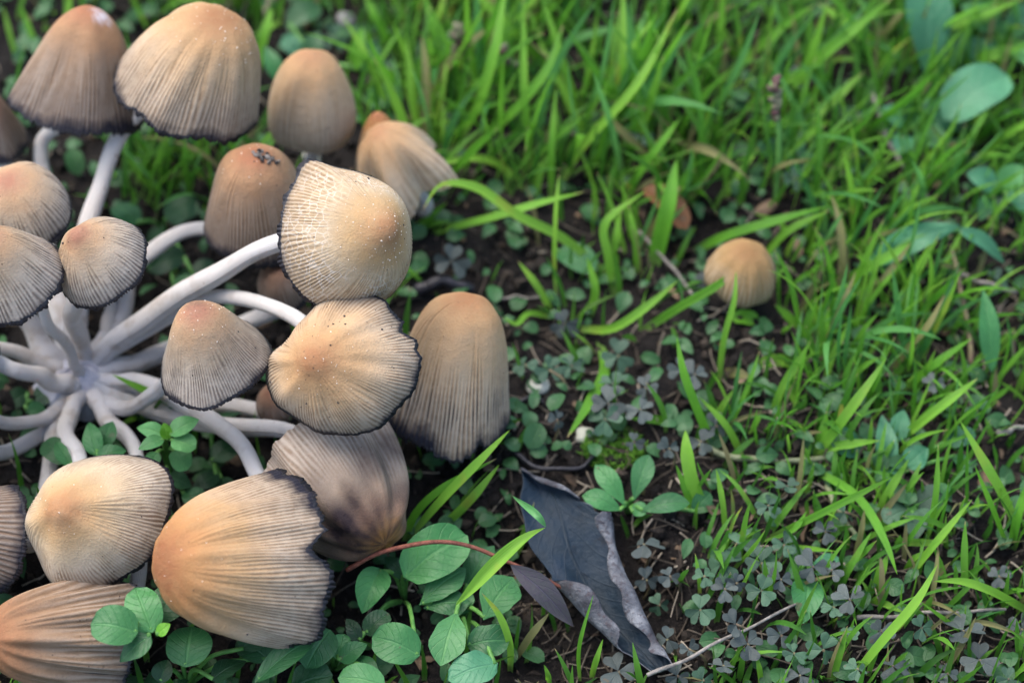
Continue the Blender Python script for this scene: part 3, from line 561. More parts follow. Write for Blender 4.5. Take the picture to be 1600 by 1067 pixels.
# width in frame pixels, then the run of the blade from foot to tip
BL = [
 (13, [(721, 240), (808, 168), (856, 105), (880, 38)]), (15, [(706, 240), (751, 156), (775, 70), (791, -25)]), (12, [(832, 262), (819, 150), (818, -10)]),
 (11, [(768, 120), (769, 40), (772, -30)]), (16, [(973, 185), (972, 90), (975, -20)]), (11, [(862, 123), (955, 113), (1030, 130), (1087, 157)]),
 (13, [(1045, 276), (1012, 246), (970, 205), (938, 174)]), (12, [(972, 325), (1000, 270), (1040, 215), (1064, 183)]), (13, [(874, 288), (910, 231), (997, 129), (1060, 12)]),
 (10, [(862, 318), (862, 230), (869, 136)]), (10, [(835, 318), (845, 270), (862, 231)]), (12, [(822, 302), (785, 262), (742, 248), (664, 264)]),
 (15, [(648, 372), (700, 358), (770, 340), (850, 316), (913, 300)]), (14, [(955, 430), (880, 372), (808, 336), (742, 292), (690, 290), (660, 330)]),
 (11, [(965, 325), (1000, 295), (1045, 268)]), (24, [(1022, 412), (1030, 380), (1044, 320), (1057, 249)]), (12, [(960, 462), (950, 400), (945, 350), (1009, 298)]),
 (11, [(961, 425), (962, 380), (970, 325)]), (10, [(997, 428), (992, 370), (982, 320)]), (12, [(871, 470), (868, 400), (871, 318), (874, 270)]),
 (12, [(922, 494), (930, 450), (917, 402)]), (10, [(865, 490), (838, 445), (809, 408)]), (9, [(868, 493), (826, 490), (806, 506), (787, 496)]),
 (13, [(904, 510), (960, 512), (1009, 480), (1060, 438)]), (13, [(1000, 516), (1060, 480), (1120, 445), (1175, 404)]), (8, [(936, 556), (915, 535), (892, 516)]),
 (15, [(937, 528), (944, 580), (920, 630), (886, 684)]), (13, [(1119, 702), (1090, 640), (1068, 580), (1057, 525)]),
 (13, [(1075, 395), (1130, 370), (1210, 345), (1295, 322)]), (11, [(1180, 420), (1230, 362), (1297, 328)]), (8, [(1195, 381), (1220, 372), (1222, 352), (1177, 333)]),
 (13, [(1180, 252), (1230, 280), (1276, 300), (1335, 333)]), (12, [(1246, 444), (1275, 420), (1300, 405), (1333, 366)]), (16, [(1300, 452), (1360, 417), (1400, 395), (1426, 378)]),
 (11, [(1324, 388), (1360, 372), (1405, 345)]), (9, [(1123, 602), (1132, 525), (1147, 468), (1150, 423)]), (8, [(1264, 507), (1280, 482), (1300, 471), (1346, 457)]),
 (12, [(1258, 522), (1235, 498), (1210, 475)]), (13, [(1348, 564), (1380, 520), (1408, 489), (1459, 453)]), (12, [(1390, 582), (1420, 545), (1450, 510), (1477, 460)]),
 (12, [(1408, 609), (1440, 585), (1470, 562), (1519, 528)]), (12, [(1205, 652), (1222, 605), (1267, 532)]), (9, [(1345, 640), (1370, 590), (1387, 528)]),
 (14, [(1396, 692), (1450, 651), (1490, 620), (1528, 591)]), (18, [(1255, 572), (1220, 562), (1186, 566)]), (14, [(1129, 579), (1150, 582), (1174, 590)]),
 (15, [(1264, 717), (1297, 681), (1335, 630), (1385, 560)]), (13, [(1270, 714), (1284, 680), (1292, 642)]), (14, [(1262, 718), (1291, 702), (1330, 694), (1375, 688)]),
 (13, [(1369, 806), (1390, 765), (1420, 717)]), (13, [(1252, 723), (1312, 756), (1348, 786), (1385, 850), (1402, 897)]), (12, [(1195, 840), (1270, 807), (1340, 772), (1396, 744)]),
 (10, [(1450, 842), (1462, 770), (1466, 693)]), (11, [(1420, 900), (1459, 852), (1519, 780)]), (15, [(1591, 822), (1565, 770), (1540, 726), (1500, 657)]),
 (10, [(1579, 856), (1552, 792), (1523, 726)]), (13, [(1580, 858), (1592, 800), (1612, 740)]), (12, [(1384, 840), (1430, 846), (1480, 846)]), (9, [(1185, 845), (1240, 828), (1261, 798)]),
 (8, [(1210, 846), (1255, 856), (1306, 861)]), (9, [(1336, 870), (1345, 830), (1351, 795)]), (11, [(1110, 662), (1128, 635), (1146, 609)]), (12, [(1161, 712), (1134, 666), (1092, 620)]),
 (20, [(1101, 802), (1080, 745), (1073, 700), (1071, 672)]), (11, [(1086, 808), (1071, 768), (1056, 726)]), (9, [(1134, 834), (1128, 780), (1119, 732)]), (14, [(1083, 657), (1030, 657), (984, 654)]),
 (14, [(1324, 1066), (1380, 1000), (1435, 935), (1465, 881)]), (11, [(1300, 1066), (1312, 1020), (1324, 977)]), (9, [(1189, 1070), (1186, 1045), (1181, 1022)]),
 (13, [(1625, 962), (1540, 920), (1500, 908), (1459, 908)]), (14, [(1369, 928), (1376, 895), (1387, 866)]), (10, [(1354, 932), (1380, 942), (1411, 956)]), (9, [(1414, 893), (1425, 875), (1444, 861)]),
 (6, [(906, 1063), (906, 1004), (927, 929)]), (9, [(924, 1060), (932, 1030), (942, 998)]), (9, [(860, 1072), (856, 1055), (850, 1038)]), (11, [(798, 1048), (796, 1000), (780, 960), (753, 926)]),
 (11, [(807, 1024), (835, 985), (858, 957)]), (15, [(636, 842), (692, 780), (750, 720), (796, 672)]), (13, [(630, 846), (650, 800), (690, 762), (776, 716)]), (13, [(690, 820), (735, 780), (780, 726)]),
 (13, [(1120, 132), (1168, 90), (1220, 45), (1273, 9)]), (16, [(1190, 192), (1234, 135), (1324, 54), (1396, -5)]), (25, [(1402, 106), (1366, 72), (1330, 45), (1276, 4)]),
 (13, [(1390, 86), (1486, 42), (1540, 22), (1600, -3)]), (20, [(1474, 112), (1540, 90), (1605, 72)]), (16, [(1225, 214), (1288, 168), (1348, 114)]), (11, [(1156, 100), (1140, 70), (1118, 30)]),
 (11, [(1110, 152), (1150, 146), (1190, 145), (1249, 168)]), (10, [(1336, 274), (1380, 266), (1426, 246)]), (12, [(1282, 304), (1305, 265), (1330, 234)]), (11, [(1129, 314), (1155, 270), (1186, 231)]),
 (14, [(655, 215), (640, 140), (634, 48)]), (12, [(700, 130), (680, 60), (660, -20)]), (13, [(625, 90), (590, 35), (565, -20)]), (13, [(690, 130), (735, 70), (748, -20)]), (9, [(675, 215), (692, 150), (700, 80)]),
 (9, [(610, 180), (580, 100), (535, 25)]), (14, [(398, 120), (412, 60), (430, -5)]), (10, [(395, 55), (420, 45), (440, 32)]), (11, [(660, 205), (690, 190), (724, 216)]),
 (10, [(640, 360), (665, 345), (700, 315)]), (14, [(640, 360), (668, 352), (705, 347)]),
 (12, [(300, 655), (255, 625), (215, 605), (175, 585)]), (8, [(232, 648), (205, 655), (180, 668)]), (8, [(30, 105), (15, 55), (5, 10)]), (10, [(60, 90), (48, 50), (30, 5)]), (10, [(95, 60), (105, 25), (112, -20)]),
 (9, [(72, 60), (74, 30), (88, 18)]), (12, [(640, 720), (600, 770), (560, 800)]), (7, [(770, 690), (800, 690), (845, 680)]), (7, [(797, 662), (805, 658), (815, 656)]),
 (12, [(1250, 640), (1235, 600), (1250, 560)]), (10, [(1330, 640), (1320, 590), (1340, 545)]), (10, [(1290, 600), (1300, 560), (1330, 500)]), (10, [(1300, 560), (1290, 520), (1295, 480)]),
]
MARKS = [(330, 130, 'behind the bow-stemmed tan bell cap'), (60, 40, 'behind the dusky bell cap'), (270, 300, 'in shade under the bow-stemmed tan bell cap'), (200, 620, 'among the white mushroom stems'),
 (500, 40, 'behind the smooth egg shaped cap'), (640, 130, 'between egg shaped cap and tall blades'), (700, 270, 'beside the deeply fluted cap'), (660, 770, 'beside the stained drooping cap'), (800, 80, 'around the pale green seed head'),
 (860, 260, 'beyond the fluted cap'), (960, 60, 'in the densest tall grass'), (1000, 200, 'behind the orange brown dead leaf'), (1060, 320, 'next to the orange brown dead leaf'), (880, 450, 'on soil near the flat round leaf'),
 (960, 480, 'on soil by the drooping blade'), (1180, 160, 'around the purple tipped seed head'), (1240, 60, 'beyond the purple tipped seed head'), (1360, 120, 'along the leaning grey straw'), (1330, 230, 'behind the leaning grey straw'),
 (1450, 60, 'around the broad upright plantain'), (1540, 150, 'around the round disc leaved plantain'), (1150, 400, 'around the lone ochre button'), (1240, 400, 'behind the lone ochre button'), (1240, 500, 'beside the tiny yellow-green leaf'),
 (1360, 420, 'under the pale bent broad leaf'), (1540, 380, 'beyond the pale bent broad leaf'), (1360, 560, 'in front of the pale bent leaf'), (1540, 560, 'beside the long upright dark leaf'), (1120, 620, 'by the yellow tipped fallen blade'),
 (1160, 720, 'along the pale grass runner'), (1280, 700, 'at the end of the pale grass runner'), (1390, 700, 'over the low grey-green rosette'), (1440, 810, 'beside the purple flushed rosette'), (1090, 790, 'beside the paddle leaved seedling'),
 (1580, 800, 'by the pale straw stub'), (1400, 930, 'over the whitish level straw'), (1320, 1030, 'in the purple clover and litter'), (1190, 860, 'over the thick clover patch'), (920, 1000, 'beside the curled slate leaf'), (800, 1000, 'beside the scallop edged weed'),
 (560, 950, 'by the round leaved weed'), (1060, 580, 'on soil between long bell cap and lone button'), (830, 560, 'on dark soil beside the long bell cap'), (1500, 1000, 'in the bare straw litter'), (1050, 960, 'close to the curled slate leaf')]
def near(px, py):
    return min(MARKS, key=lambda m: (m[0] - px) ** 2 + (m[1] - py) ** 2)[2]
def tuft_words(px, py, n=4, length=25):
    look = ('tall' if length > 30 else 'mid-height' if length > 17 else 'short') + (' single-bladed' if n == 1 else ' thin' if n <= 3 else ' full' if n <= 5 else ' thick')
    w = near(px, py)
    return (f'{look} green grass tuft {w}', f'grass {w}')
tufts = []
def add_blades():
    for i, (w, pts) in enumerate(BL):
        b = pts[0]
        for t in tufts:
            if math.hypot(t['c'][0] - b[0], (t['c'][1] - b[1])) < 30 and len(t['b']) < 8: break
        else:
            t = {'c': b, 'b': []}; tufts.append(t)
        t['b'].append((w, pts))
    for t in tufts:
        lab, grp = tuft_words(*t['c'], len(t['b']), 0.18 * max(math.hypot(q[-1][0] - q[0][0], q[-1][1] - q[0][1]) for _, q in t['b']))
        o = thing('grass_tuft', G(*t['c']), lab, 'grass', grp)
        for (w, pts) in t['b']:
            w3 = pts_blade(pts); n = 22; path = spline(w3, n)
            nrm = unit(-FWD * 0.7 + np.array([0, 0, 0.5]) + rng.normal(size=3) * 0.28)
            child('blade', blade_mesh(path, w * 1.12 * mpp(path[n // 2]), nrm, rng.uniform(0.25, 0.95), rng.uniform(0.15, 0.45), 'blunt' if w in (18,) else 'blade', 'grass', rng.normal() * 0.35), o)
add_blades()

# alike blades for further tufts share these meshes (unit length, rooted at the origin, leaning to +X)
def proto_blade(k, mat):
    g = np.random.default_rng(100 + k); lean = g.uniform(0.15, 0.9); bend = g.uniform(-0.3, 1.7)
    s = np.linspace(0, 1, 16); ang = lean * 0.5 + bend * s ** 1.5
    d = np.stack([np.sin(ang), 0.12 * np.sin(3 * s + k), np.cos(ang)], -1); c = np.cumsum(d, 0) / 16; c -= c[0]
    return c, g
PROTO = []
for k in range(36):
    c, g = proto_blade(k, 'grass')
    PROTO.append(blade_mesh(c, g.uniform(0.030, 0.062), np.array([-0.7, 0.25 * g.normal(), 0.7]), g.uniform(0.0, 1.0), g.uniform(0.15, 0.6), 'blade', 'grass_blue' if k % 3 == 0 else 'grass', g.normal() * 1.1))
# places where grass stands in the photograph: x0, y0, x1, y1, tufts, blade length (mm) range, lean azimuth
AREAS = [(620, -110, 1130, 300, 60, (16, 46), 65), (1130, -130, 1660, 250, 60, (14, 38), 45), (900, 300, 1120, 470, 5, (14, 28), 60), (1180, 270, 1460, 580, 42, (15, 32), 40),
         (1120, 560, 1420, 720, 18, (8, 24), 40), (1420, 560, 1640, 980, 20, (8, 22), 60), (-60, -90, 420, 30, 16, (18, 36), 90), (215, 235, 350, 330, 9, (16, 28), 90), (1460, 240, 1660, 560, 16, (10, 24), 40),
         (440, -90, 620, 60, 5, (14, 26), 80), (430, 640, 640, 760, 4, (12, 22), 60), (1120, 720, 1420, 1000, 9, (6, 17), 60), (880, 430, 1100, 560, 4, (8, 18), 60)]
KEEP = [(800, 700, 1070, 1067)]
def fill_tufts():
    for (x0, y0, x1, y1, n, (l0, l1), az) in AREAS:
        for _ in range(n):
            px, py = rng.uniform(x0, x1), rng.uniform(y0, y1)
            if abs(px - 1152) < 75 and 350 < py < 620: continue
            nb = int(rng.integers(3, 8)); lens = rng.uniform(l0, l1, nb)
            b = G(px, py); lab, grp = tuft_words(px, py, nb, lens.max())
            o = thing('grass_tuft', b, lab, 'grass', grp)
            for L in lens:
                q = link('blade', PROTO[rng.integers(len(PROTO))], o)
                L = L * 0.001
                q.location = (rng.normal() * 0.0022, rng.normal() * 0.0022, -0.0015)
                q.rotation_euler = (rng.normal() * 0.12, rng.normal() * 0.12, math.radians(az + rng.normal() * 75)); q.scale = (L, L, L)
fill_tufts()
def understorey():
    bag = Bag()
    for k in range(8600):
        px, py = rng.uniform(-160, 1760), rng.uniform(-190, 1200)
        dens = 0.0
        if k >= 6000:                                       # the meadow goes on beyond the frame
            px, py = rng.uniform(-600, 2200), rng.uniform(-420, 1500)
            if -160 < px < 1760 and -190 < py < 1200: continue
            dens = 1.0
        elif py < 330 and px > 560: dens = 0.9
        elif py < 60: dens = 0.6
        elif 880 < px and py < 640 and px > 1080: dens = 0.5
        elif px > 1080: dens = 0.55
        elif 880 < px and 330 < py < 540: dens = 0.3
        elif 180 < px < 430 and 200 < py < 360: dens = 0.9
        elif px > 1620 or py > 1090 or px < -60: dens = 0.45
        elif py > 620 and px < 720: dens = 0.12
        else: dens = 0.06
        if rng.random() > dens or (math.hypot(px - 120, (py - 592)) < 120) or (abs(px - 1152) < 70 and 340 < py < 600): continue
        b = G(px, py, -0.001); c, g = proto_blade(int(rng.integers(1000, 9000)), 'x')
        L = rng.uniform(0.008, 0.026) * (1.25 if py < 330 else 0.8); a = math.radians(55 + rng.normal() * 70)
        R_ = np.array([[math.cos(a), -math.sin(a), 0], [math.sin(a), math.cos(a), 0], [0, 0, 1]])
        c = c[::2] @ R_.T * L
        v, f, u, s = strip(b + c, rng.uniform(0.0008, 0.0016), R_ @ np.array([-0.7, 0.2 * g.normal(), 0.7]), 0.3, 3, 'blade', g.normal() * 0.8)
        bag.add(v, f, u=u, v=s, rnd=rng.random())
    o = bag.build('grass', M['grass_dark']); tag(o, 'short understorey grass filling between the tufts', None, None, 'stuff')
understorey()

# ------------------------------------------------------------------ broad-leaved weeds
def leaf(parent, b, t, wpx, taper, mat, arch=0.12, fold=0.12, cren=0.0, name='leaf', nrm=None):
    B, T_ = P(b[0], b[1], b[2] * .001), P(t[0], t[1], t[2] * .001)
    L = np.linalg.norm(T_ - B); mid = (B + T_) / 2 + np.array([0, 0, arch * L])
    path = spline([B, mid, T_], 13)
    n = unit(np.array([0, 0, 1.0]) - FWD * 0.4 + rng.normal(size=3) * 0.16) if nrm is None else nrm
    v, f, u, s = strip(path, wpx * mpp(mid), n, fold + rng.normal() * .07, 9, taper, rng.normal() * .15, cren, (0.10 * rng.random(), rng.random() * 6, 0.05 * rng.random()))
    return child(name, mesh('leaf', v, f, M[mat], {'u': u, 'v': s}), parent)
def plant(label, root, leaves, cat='weed', stalk='stem_green', group=None, name='broadleaf_weed', sr=0.0005):
    R0 = G(root[0], root[1]); o = thing(name, R0, label, cat, group)
    for L in leaves:
        leaf(o, *L[:5], **(L[5] if len(L) > 5 else {}))
        B = P(L[0][0], L[0][1], L[0][2] * .001)
        mid = (R0 + B) / 2 + np.array([0, 0, 0.35 * max(B[2] - R0[2], 0)])
        path = spline([R0 - np.array([0, 0, .001]), mid, B + (P(*L[1][:2], L[1][2] * .001) - B) * 0.06], 9)
        v, f = tube(path, sr, 6); child('petiole', mesh('petiole', v, f, M[stalk]), o)
    return o
C1 = dict(cren=0.06, fold=0.06)
plant('round leaved green weed under the red-brown stalk, beside the split cap', (632, 935), [
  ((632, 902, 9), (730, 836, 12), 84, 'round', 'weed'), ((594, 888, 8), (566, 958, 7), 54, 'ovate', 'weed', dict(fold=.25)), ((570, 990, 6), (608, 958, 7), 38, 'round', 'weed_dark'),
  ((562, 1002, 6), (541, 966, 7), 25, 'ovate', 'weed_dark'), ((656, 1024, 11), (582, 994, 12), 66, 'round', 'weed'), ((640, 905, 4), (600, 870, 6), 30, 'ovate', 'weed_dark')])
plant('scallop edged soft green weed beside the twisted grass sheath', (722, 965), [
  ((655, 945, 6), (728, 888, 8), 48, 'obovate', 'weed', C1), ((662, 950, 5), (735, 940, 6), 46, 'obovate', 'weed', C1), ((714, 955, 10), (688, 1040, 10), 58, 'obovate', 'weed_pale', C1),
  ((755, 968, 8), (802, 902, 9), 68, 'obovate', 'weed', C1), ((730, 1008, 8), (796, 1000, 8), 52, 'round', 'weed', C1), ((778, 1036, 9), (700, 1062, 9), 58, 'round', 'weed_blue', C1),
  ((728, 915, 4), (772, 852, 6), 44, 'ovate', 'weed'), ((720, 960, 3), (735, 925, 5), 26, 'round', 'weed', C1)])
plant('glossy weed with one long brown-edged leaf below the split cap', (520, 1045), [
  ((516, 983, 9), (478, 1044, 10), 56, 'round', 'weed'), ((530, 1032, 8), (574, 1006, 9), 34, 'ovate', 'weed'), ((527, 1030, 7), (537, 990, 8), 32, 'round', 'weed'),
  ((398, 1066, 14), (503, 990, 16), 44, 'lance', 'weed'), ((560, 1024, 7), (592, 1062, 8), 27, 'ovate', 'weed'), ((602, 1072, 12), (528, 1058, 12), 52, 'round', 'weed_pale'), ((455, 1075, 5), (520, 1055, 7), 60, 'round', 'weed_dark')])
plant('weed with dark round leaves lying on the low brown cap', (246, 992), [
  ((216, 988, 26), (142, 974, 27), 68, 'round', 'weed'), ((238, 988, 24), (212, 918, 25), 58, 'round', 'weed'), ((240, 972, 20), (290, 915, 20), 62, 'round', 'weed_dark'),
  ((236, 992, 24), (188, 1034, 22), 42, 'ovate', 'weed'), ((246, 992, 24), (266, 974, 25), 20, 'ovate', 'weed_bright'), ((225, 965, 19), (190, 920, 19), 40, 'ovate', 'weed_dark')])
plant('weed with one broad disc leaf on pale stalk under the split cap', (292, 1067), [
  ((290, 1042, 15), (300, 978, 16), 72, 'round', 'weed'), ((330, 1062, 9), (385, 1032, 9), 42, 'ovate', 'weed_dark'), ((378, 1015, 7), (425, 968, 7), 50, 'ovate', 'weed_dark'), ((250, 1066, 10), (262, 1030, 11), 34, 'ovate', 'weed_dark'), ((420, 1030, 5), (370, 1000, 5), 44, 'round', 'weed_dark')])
plant('small weed sprig pressed against the stem of the rounded cap', (158, 712), [
  ((150, 712, 15), (140, 660, 16), 34, 'ovate', 'weed'), ((160, 700, 13), (176, 658, 14), 34, 'ovate', 'weed'), ((152, 716, 16), (198, 704, 16), 30, 'ovate', 'weed'), ((108, 722, 12), (66, 692, 11), 40, 'round', 'weed_dark'), ((112, 728, 13), (88, 690, 13), 30, 'ovate', 'weed')])
plant('small bright weed sprig with six leaves beside the curved white stem', (268, 748), [
  ((258, 680, 20), (214, 668, 20), 27, 'ovate', 'weed_pale'), ((256, 687, 20), (216, 702, 20), 25, 'ovate', 'weed_pale'), ((266, 680, 21), (311, 655, 22), 35, 'ovate', 'weed_pale'), ((268, 687, 20), (306, 700, 20), 34, 'round', 'weed_pale'),
  ((262, 686, 20), (256, 660, 23), 20, 'ovate', 'weed_bright'), ((272, 702, 13), (292, 735, 12), 36, 'round', 'weed'), ((246, 706, 12), (230, 738, 10), 25, 'ovate', 'weed'), ((262, 745, 8), (300, 760, 6), 36, 'ovate', 'weed_dark'), ((285, 770, 6), (330, 790, 5), 36, 'ovate', 'weed_dark')])
plant('green seedling with paddle leaves above the curled slate leaf', (980, 798), [
  ((977, 790, 5), (930, 726, 8), 34, 'obovate', 'weed'), ((990, 782, 5), (1014, 710, 8), 36, 'obovate', 'weed'), ((972, 798, 5), (910, 774, 7), 36, 'obovate', 'weed'), ((1000, 798, 5), (1078, 786, 7), 36, 'obovate', 'weed'), ((988, 800, 4), (1012, 794, 5), 26, 'round', 'weed'), ((1085, 800, 4), (1110, 770, 6), 30, 'round', 'weed')])
plant('weed with a single pointed dark green leaf over purple clover', (1262, 885), [((1264, 903, 5), (1255, 974, 6), 54, 'ovate', 'weed'), ((1270, 895, 4), (1310, 870, 5), 30, 'round', 'weed_blue'), ((1250, 890, 4), (1240, 850, 5), 34, 'round', 'clover_green')])
plant('round disc leaved plantain out of focus beyond the grass', (1490, 205), [((1474, 186, 10), (1574, 118, 14), 86, 'round', 'weed_blue'), ((1500, 200, 3), (1440, 185, 5), 34, 'ovate', 'weed_blue')])
plant('broad upright plantain leaves out of focus beyond the grass', (1450, 130), [((1445, 118, 8), (1452, -40, 24), 78, 'obovate', 'weed_blue'), ((1470, 130, 3), (1500, 45, 10), 40, 'ovate', 'weed_pale'), ((1540, 110, 4), (1500, 50, 9), 40, 'ovate', 'weed_blue'), ((1430, 128, 2), (1480, 150, 3), 36, 'ovate', 'weed_pale'), ((1560, 60, 5), (1620, 30, 9), 40, 'ovate', 'weed')])
plant('pale broad weed leaves sprawling beyond the upright plantain', (1570, 60), [((1560, 50, 6), (1500, 8, 12), 48, 'ovate', 'weed_pale'), ((1575, 55, 6), (1630, 10, 12), 46, 'ovate', 'weed_blue'), ((1580, 70, 5), (1625, 110, 8), 44, 'round', 'weed_pale'), ((1560, 70, 4), (1520, 95, 6), 34, 'ovate', 'weed_blue')])
plant('low blue-green weed leaves beside the leaning grey straw', (1420, 200), [((1415, 195, 4), (1370, 170, 7), 40, 'ovate', 'weed_blue'), ((1425, 195, 4), (1450, 150, 8), 38, 'ovate', 'weed_blue'), ((1430, 205, 4), (1475, 225, 6), 40, 'round', 'weed'), ((1415, 210, 3), (1400, 250, 5), 36, 'ovate', 'weed_blue')])
plant('blue-green weed leaves under the purple tipped seed head', (1225, 250), [((1220, 245, 4), (1180, 225, 7), 36, 'ovate', 'weed_blue'), ((1230, 245, 4), (1255, 205, 8), 40, 'ovate', 'weed_blue'), ((1235, 255, 4), (1275, 262, 6), 36, 'round', 'weed_blue')])
plant('broad pale weed leaves between the grass and bent leaf', (1560, 300), [((1555, 295, 4), (1510, 270, 7), 40, 'ovate', 'weed_blue'), ((1565, 295, 4), (1600, 260, 8), 44, 'ovate', 'weed_pale'), ((1570, 305, 4), (1610, 330, 6), 36, 'round', 'weed_blue'), ((1550, 310, 3), (1530, 345, 4), 32, 'ovate', 'weed')])
plant('flat round green leaf resting on soil between grass blades', (868, 398), [((872, 392, 3), (932, 422, 4), 46, 'round', 'weed')])
plant('tiny yellow-green leaf lying below the lone ochre button', (1190, 503), [((1186, 501, 4), (1144, 498, 5), 29, 'round', 'weed_bright')])
plant('long upright dark green leaf near the dry straw', (1550, 590), [((1550, 582, 4), (1535, 452, 14), 36, 'lance', 'weed')])
plant('pale bent broad leaf arching over bare soil', (1350, 420), [((1352, 416, 4), (1500, 352, 14), 46, 'lance', 'weed_blue'), ((1495, 356, 13), (1570, 412, 6), 26, 'lance', 'weed_blue')])
plant('low rosette of grey-green leaves among grass shoots', (1385, 745), [((1388, 742, 3), (1378, 648, 7), 36, 'ovate', 'weed_blue'), ((1350, 705, 3), (1288, 684, 5), 46, 'round', 'weed_blue'), ((1400, 690, 3), (1412, 640, 5), 34, 'ovate', 'weed_blue'), ((1415, 730, 3), (1450, 700, 5), 40, 'ovate', 'weed_blue'), ((1380, 760, 3), (1395, 725, 4), 30, 'round', 'weed_blue'), ((1475, 690, 2), (1525, 680, 4), 34, 'round', 'weed_blue'), ((1490, 710, 2), (1520, 740, 3), 22, 'ovate', 'weed')])
plant('rosette of purple flushed round leaves beside grass shoots', (1425, 795), [((1420, 795, 3), (1380, 815, 4), 44, 'round', 'clover_green'), ((1432, 790, 3), (1480, 770, 5), 42, 'round', 'clover_green'), ((1425, 800, 3), (1430, 845, 4), 40, 'ovate', 'clover_green'), ((1430, 795, 3), (1455, 830, 4), 36, 'ovate', 'clover_green')])
plant('dark leafy weed behind the smooth egg shaped cap', (500, 110), [((480, 95, 4), (500, 50, 7), 34, 'ovate', 'weed_dark'), ((555, 112, 6), (567, 42, 14), 26, 'ovate', 'weed_bright'), ((442, 135, 4), (413, 72, 9), 30, 'lance', 'weed'), ((560, 110, 4), (592, 70, 8), 36, 'round', 'weed'), ((575, 165, 3), (612, 148, 4), 40, 'round', 'weed'), ((450, 40, 3), (500, 10, 4), 40, 'round', 'weed_dark'), ((470, 85, 3), (440, 60, 4), 30, 'round', 'weed_blue')])
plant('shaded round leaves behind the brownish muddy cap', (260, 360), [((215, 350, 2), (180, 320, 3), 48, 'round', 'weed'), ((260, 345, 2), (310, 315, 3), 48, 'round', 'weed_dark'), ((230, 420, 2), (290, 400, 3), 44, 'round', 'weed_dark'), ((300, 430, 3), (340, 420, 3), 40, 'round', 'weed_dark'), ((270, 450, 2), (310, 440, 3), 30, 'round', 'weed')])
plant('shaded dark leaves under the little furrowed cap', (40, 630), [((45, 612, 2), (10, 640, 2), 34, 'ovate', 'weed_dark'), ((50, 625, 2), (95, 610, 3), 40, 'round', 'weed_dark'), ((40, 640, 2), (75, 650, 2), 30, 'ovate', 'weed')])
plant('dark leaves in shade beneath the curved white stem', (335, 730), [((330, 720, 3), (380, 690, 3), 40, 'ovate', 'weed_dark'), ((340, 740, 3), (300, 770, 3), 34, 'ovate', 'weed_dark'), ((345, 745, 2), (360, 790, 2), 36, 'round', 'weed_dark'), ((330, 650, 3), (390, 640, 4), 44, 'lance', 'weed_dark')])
o = thing('fallen_leaf', G(1040, 330), 'orange brown dead leaf caught in the grass', 'leaf'); leaf(o, (1008, 292, 8), (1074, 358, 6), 46, 'round', 'brown_leaf', fold=.4, name='leaf_blade')
o = thing('purple_leaf', G(815, 900), 'purple and green lance leaf drooping over the red-brown stalk', 'leaf'); leaf(o, (798, 882, 22), (896, 978, 8), 40, 'lance', 'purple_leaf', arch=.1, fold=.3, name='leaf_blade')

# ------------------------------------------------------------------ clover
def leaflet_mesh(k, mat):
    g = np.random.default_rng(400 + k); ns, nu = 9, 9
    s = np.linspace(0, 1, ns)[:, None]; u = np.linspace(-1, 1, nu)[None]
    w = 0.50 * np.sin(math.pi * np.clip(s, 0, 1) ** 1.25 * 0.62) ** 0.85
    x = s * (0.80 + 0.26 * np.abs(u) ** 0.9 - 0.22 * np.abs(u) ** 4 * s) ; y = w * u * (1 - 0.12 * s ** 4) * 1.10
    z = 0.34 * np.abs(u) ** 1.3 * w * (0.2 + 1.2 * g.random()) - 0.12 * s ** 2 + 0.02 * np.sin(5 * u + 4 * s + k)
    v = np.stack([x + 0 * u, y, z + 0 * u], -1).reshape(-1, 3); v[:nu] *= 0.3
    return mesh('leaflet', v, grid_faces(ns, nu, flip=True), M[mat], {'u': np.broadcast_to(u, (ns, nu)), 'v': np.broadcast_to(s, (ns, nu))})
LFL = {m: [leaflet_mesh(k, m) for k in range(7)] for m in ('clover', 'clover_green')}
def clover(px, py, rpx, lab, grp, mat, h=0.006):
    b = G(px, py); top = P(px, py, b[2] + h + rng.uniform(0, .003)); b = G(px + rng.normal() * 12, py + 25 * (h / .006) + rng.normal() * 8)
    o = thing('clover_sprig', b, lab, 'clover', grp); k = mpp(top)
    n = unit(np.array([rng.normal() * 0.32, -0.25 + rng.normal() * 0.32, 1.0])); a0 = rng.random() * 6.28
    X = unit(np.cross([0, 1, 0.1], n)); Y = np.cross(n, X)
    for i in range(3):
        a = a0 + i * 2.094 + rng.normal() * 0.12; d = X * math.cos(a) + Y * math.sin(a) + n * rng.normal() * 0.26; d = unit(d); s = unit(np.cross(n, d)); nn = np.cross(d, s)
        q = link('leaflet', LFL[mat][rng.integers(7)], o); sc_ = rpx * k * rng.uniform(0.74, 1.0)
        q.matrix_local = Matrix(((d[0] * sc_, s[0] * sc_, nn[0] * sc_, top[0] - b[0]), (d[1] * sc_, s[1] * sc_, nn[1] * sc_, top[1] - b[1]), (d[2] * sc_, s[2] * sc_, nn[2] * sc_, top[2] - b[2]), (0, 0, 0, 1)))
    v, f = tube(spline([b - np.array([0, 0, .001]), (b + top) / 2 + np.array([0.001, 0, 0.001]), top], 7), 0.0003, 5)
    child('stalk', mesh('stalk', v, f, M['clover_stalk']), o)
def clover_words(x, y, mat, r):
    if x < 760 and y > 300: return ('lone pale clover sprig beside the fluted cap and bright grass', None)
    w = near(x, y); c = 'green' if mat == 'clover_green' else 'purple-grey'
    return (f"{'large' if r >= 32 else 'mid-sized' if r >= 26 else 'small'} {c} clover sprig {w}", f'clover {w}')
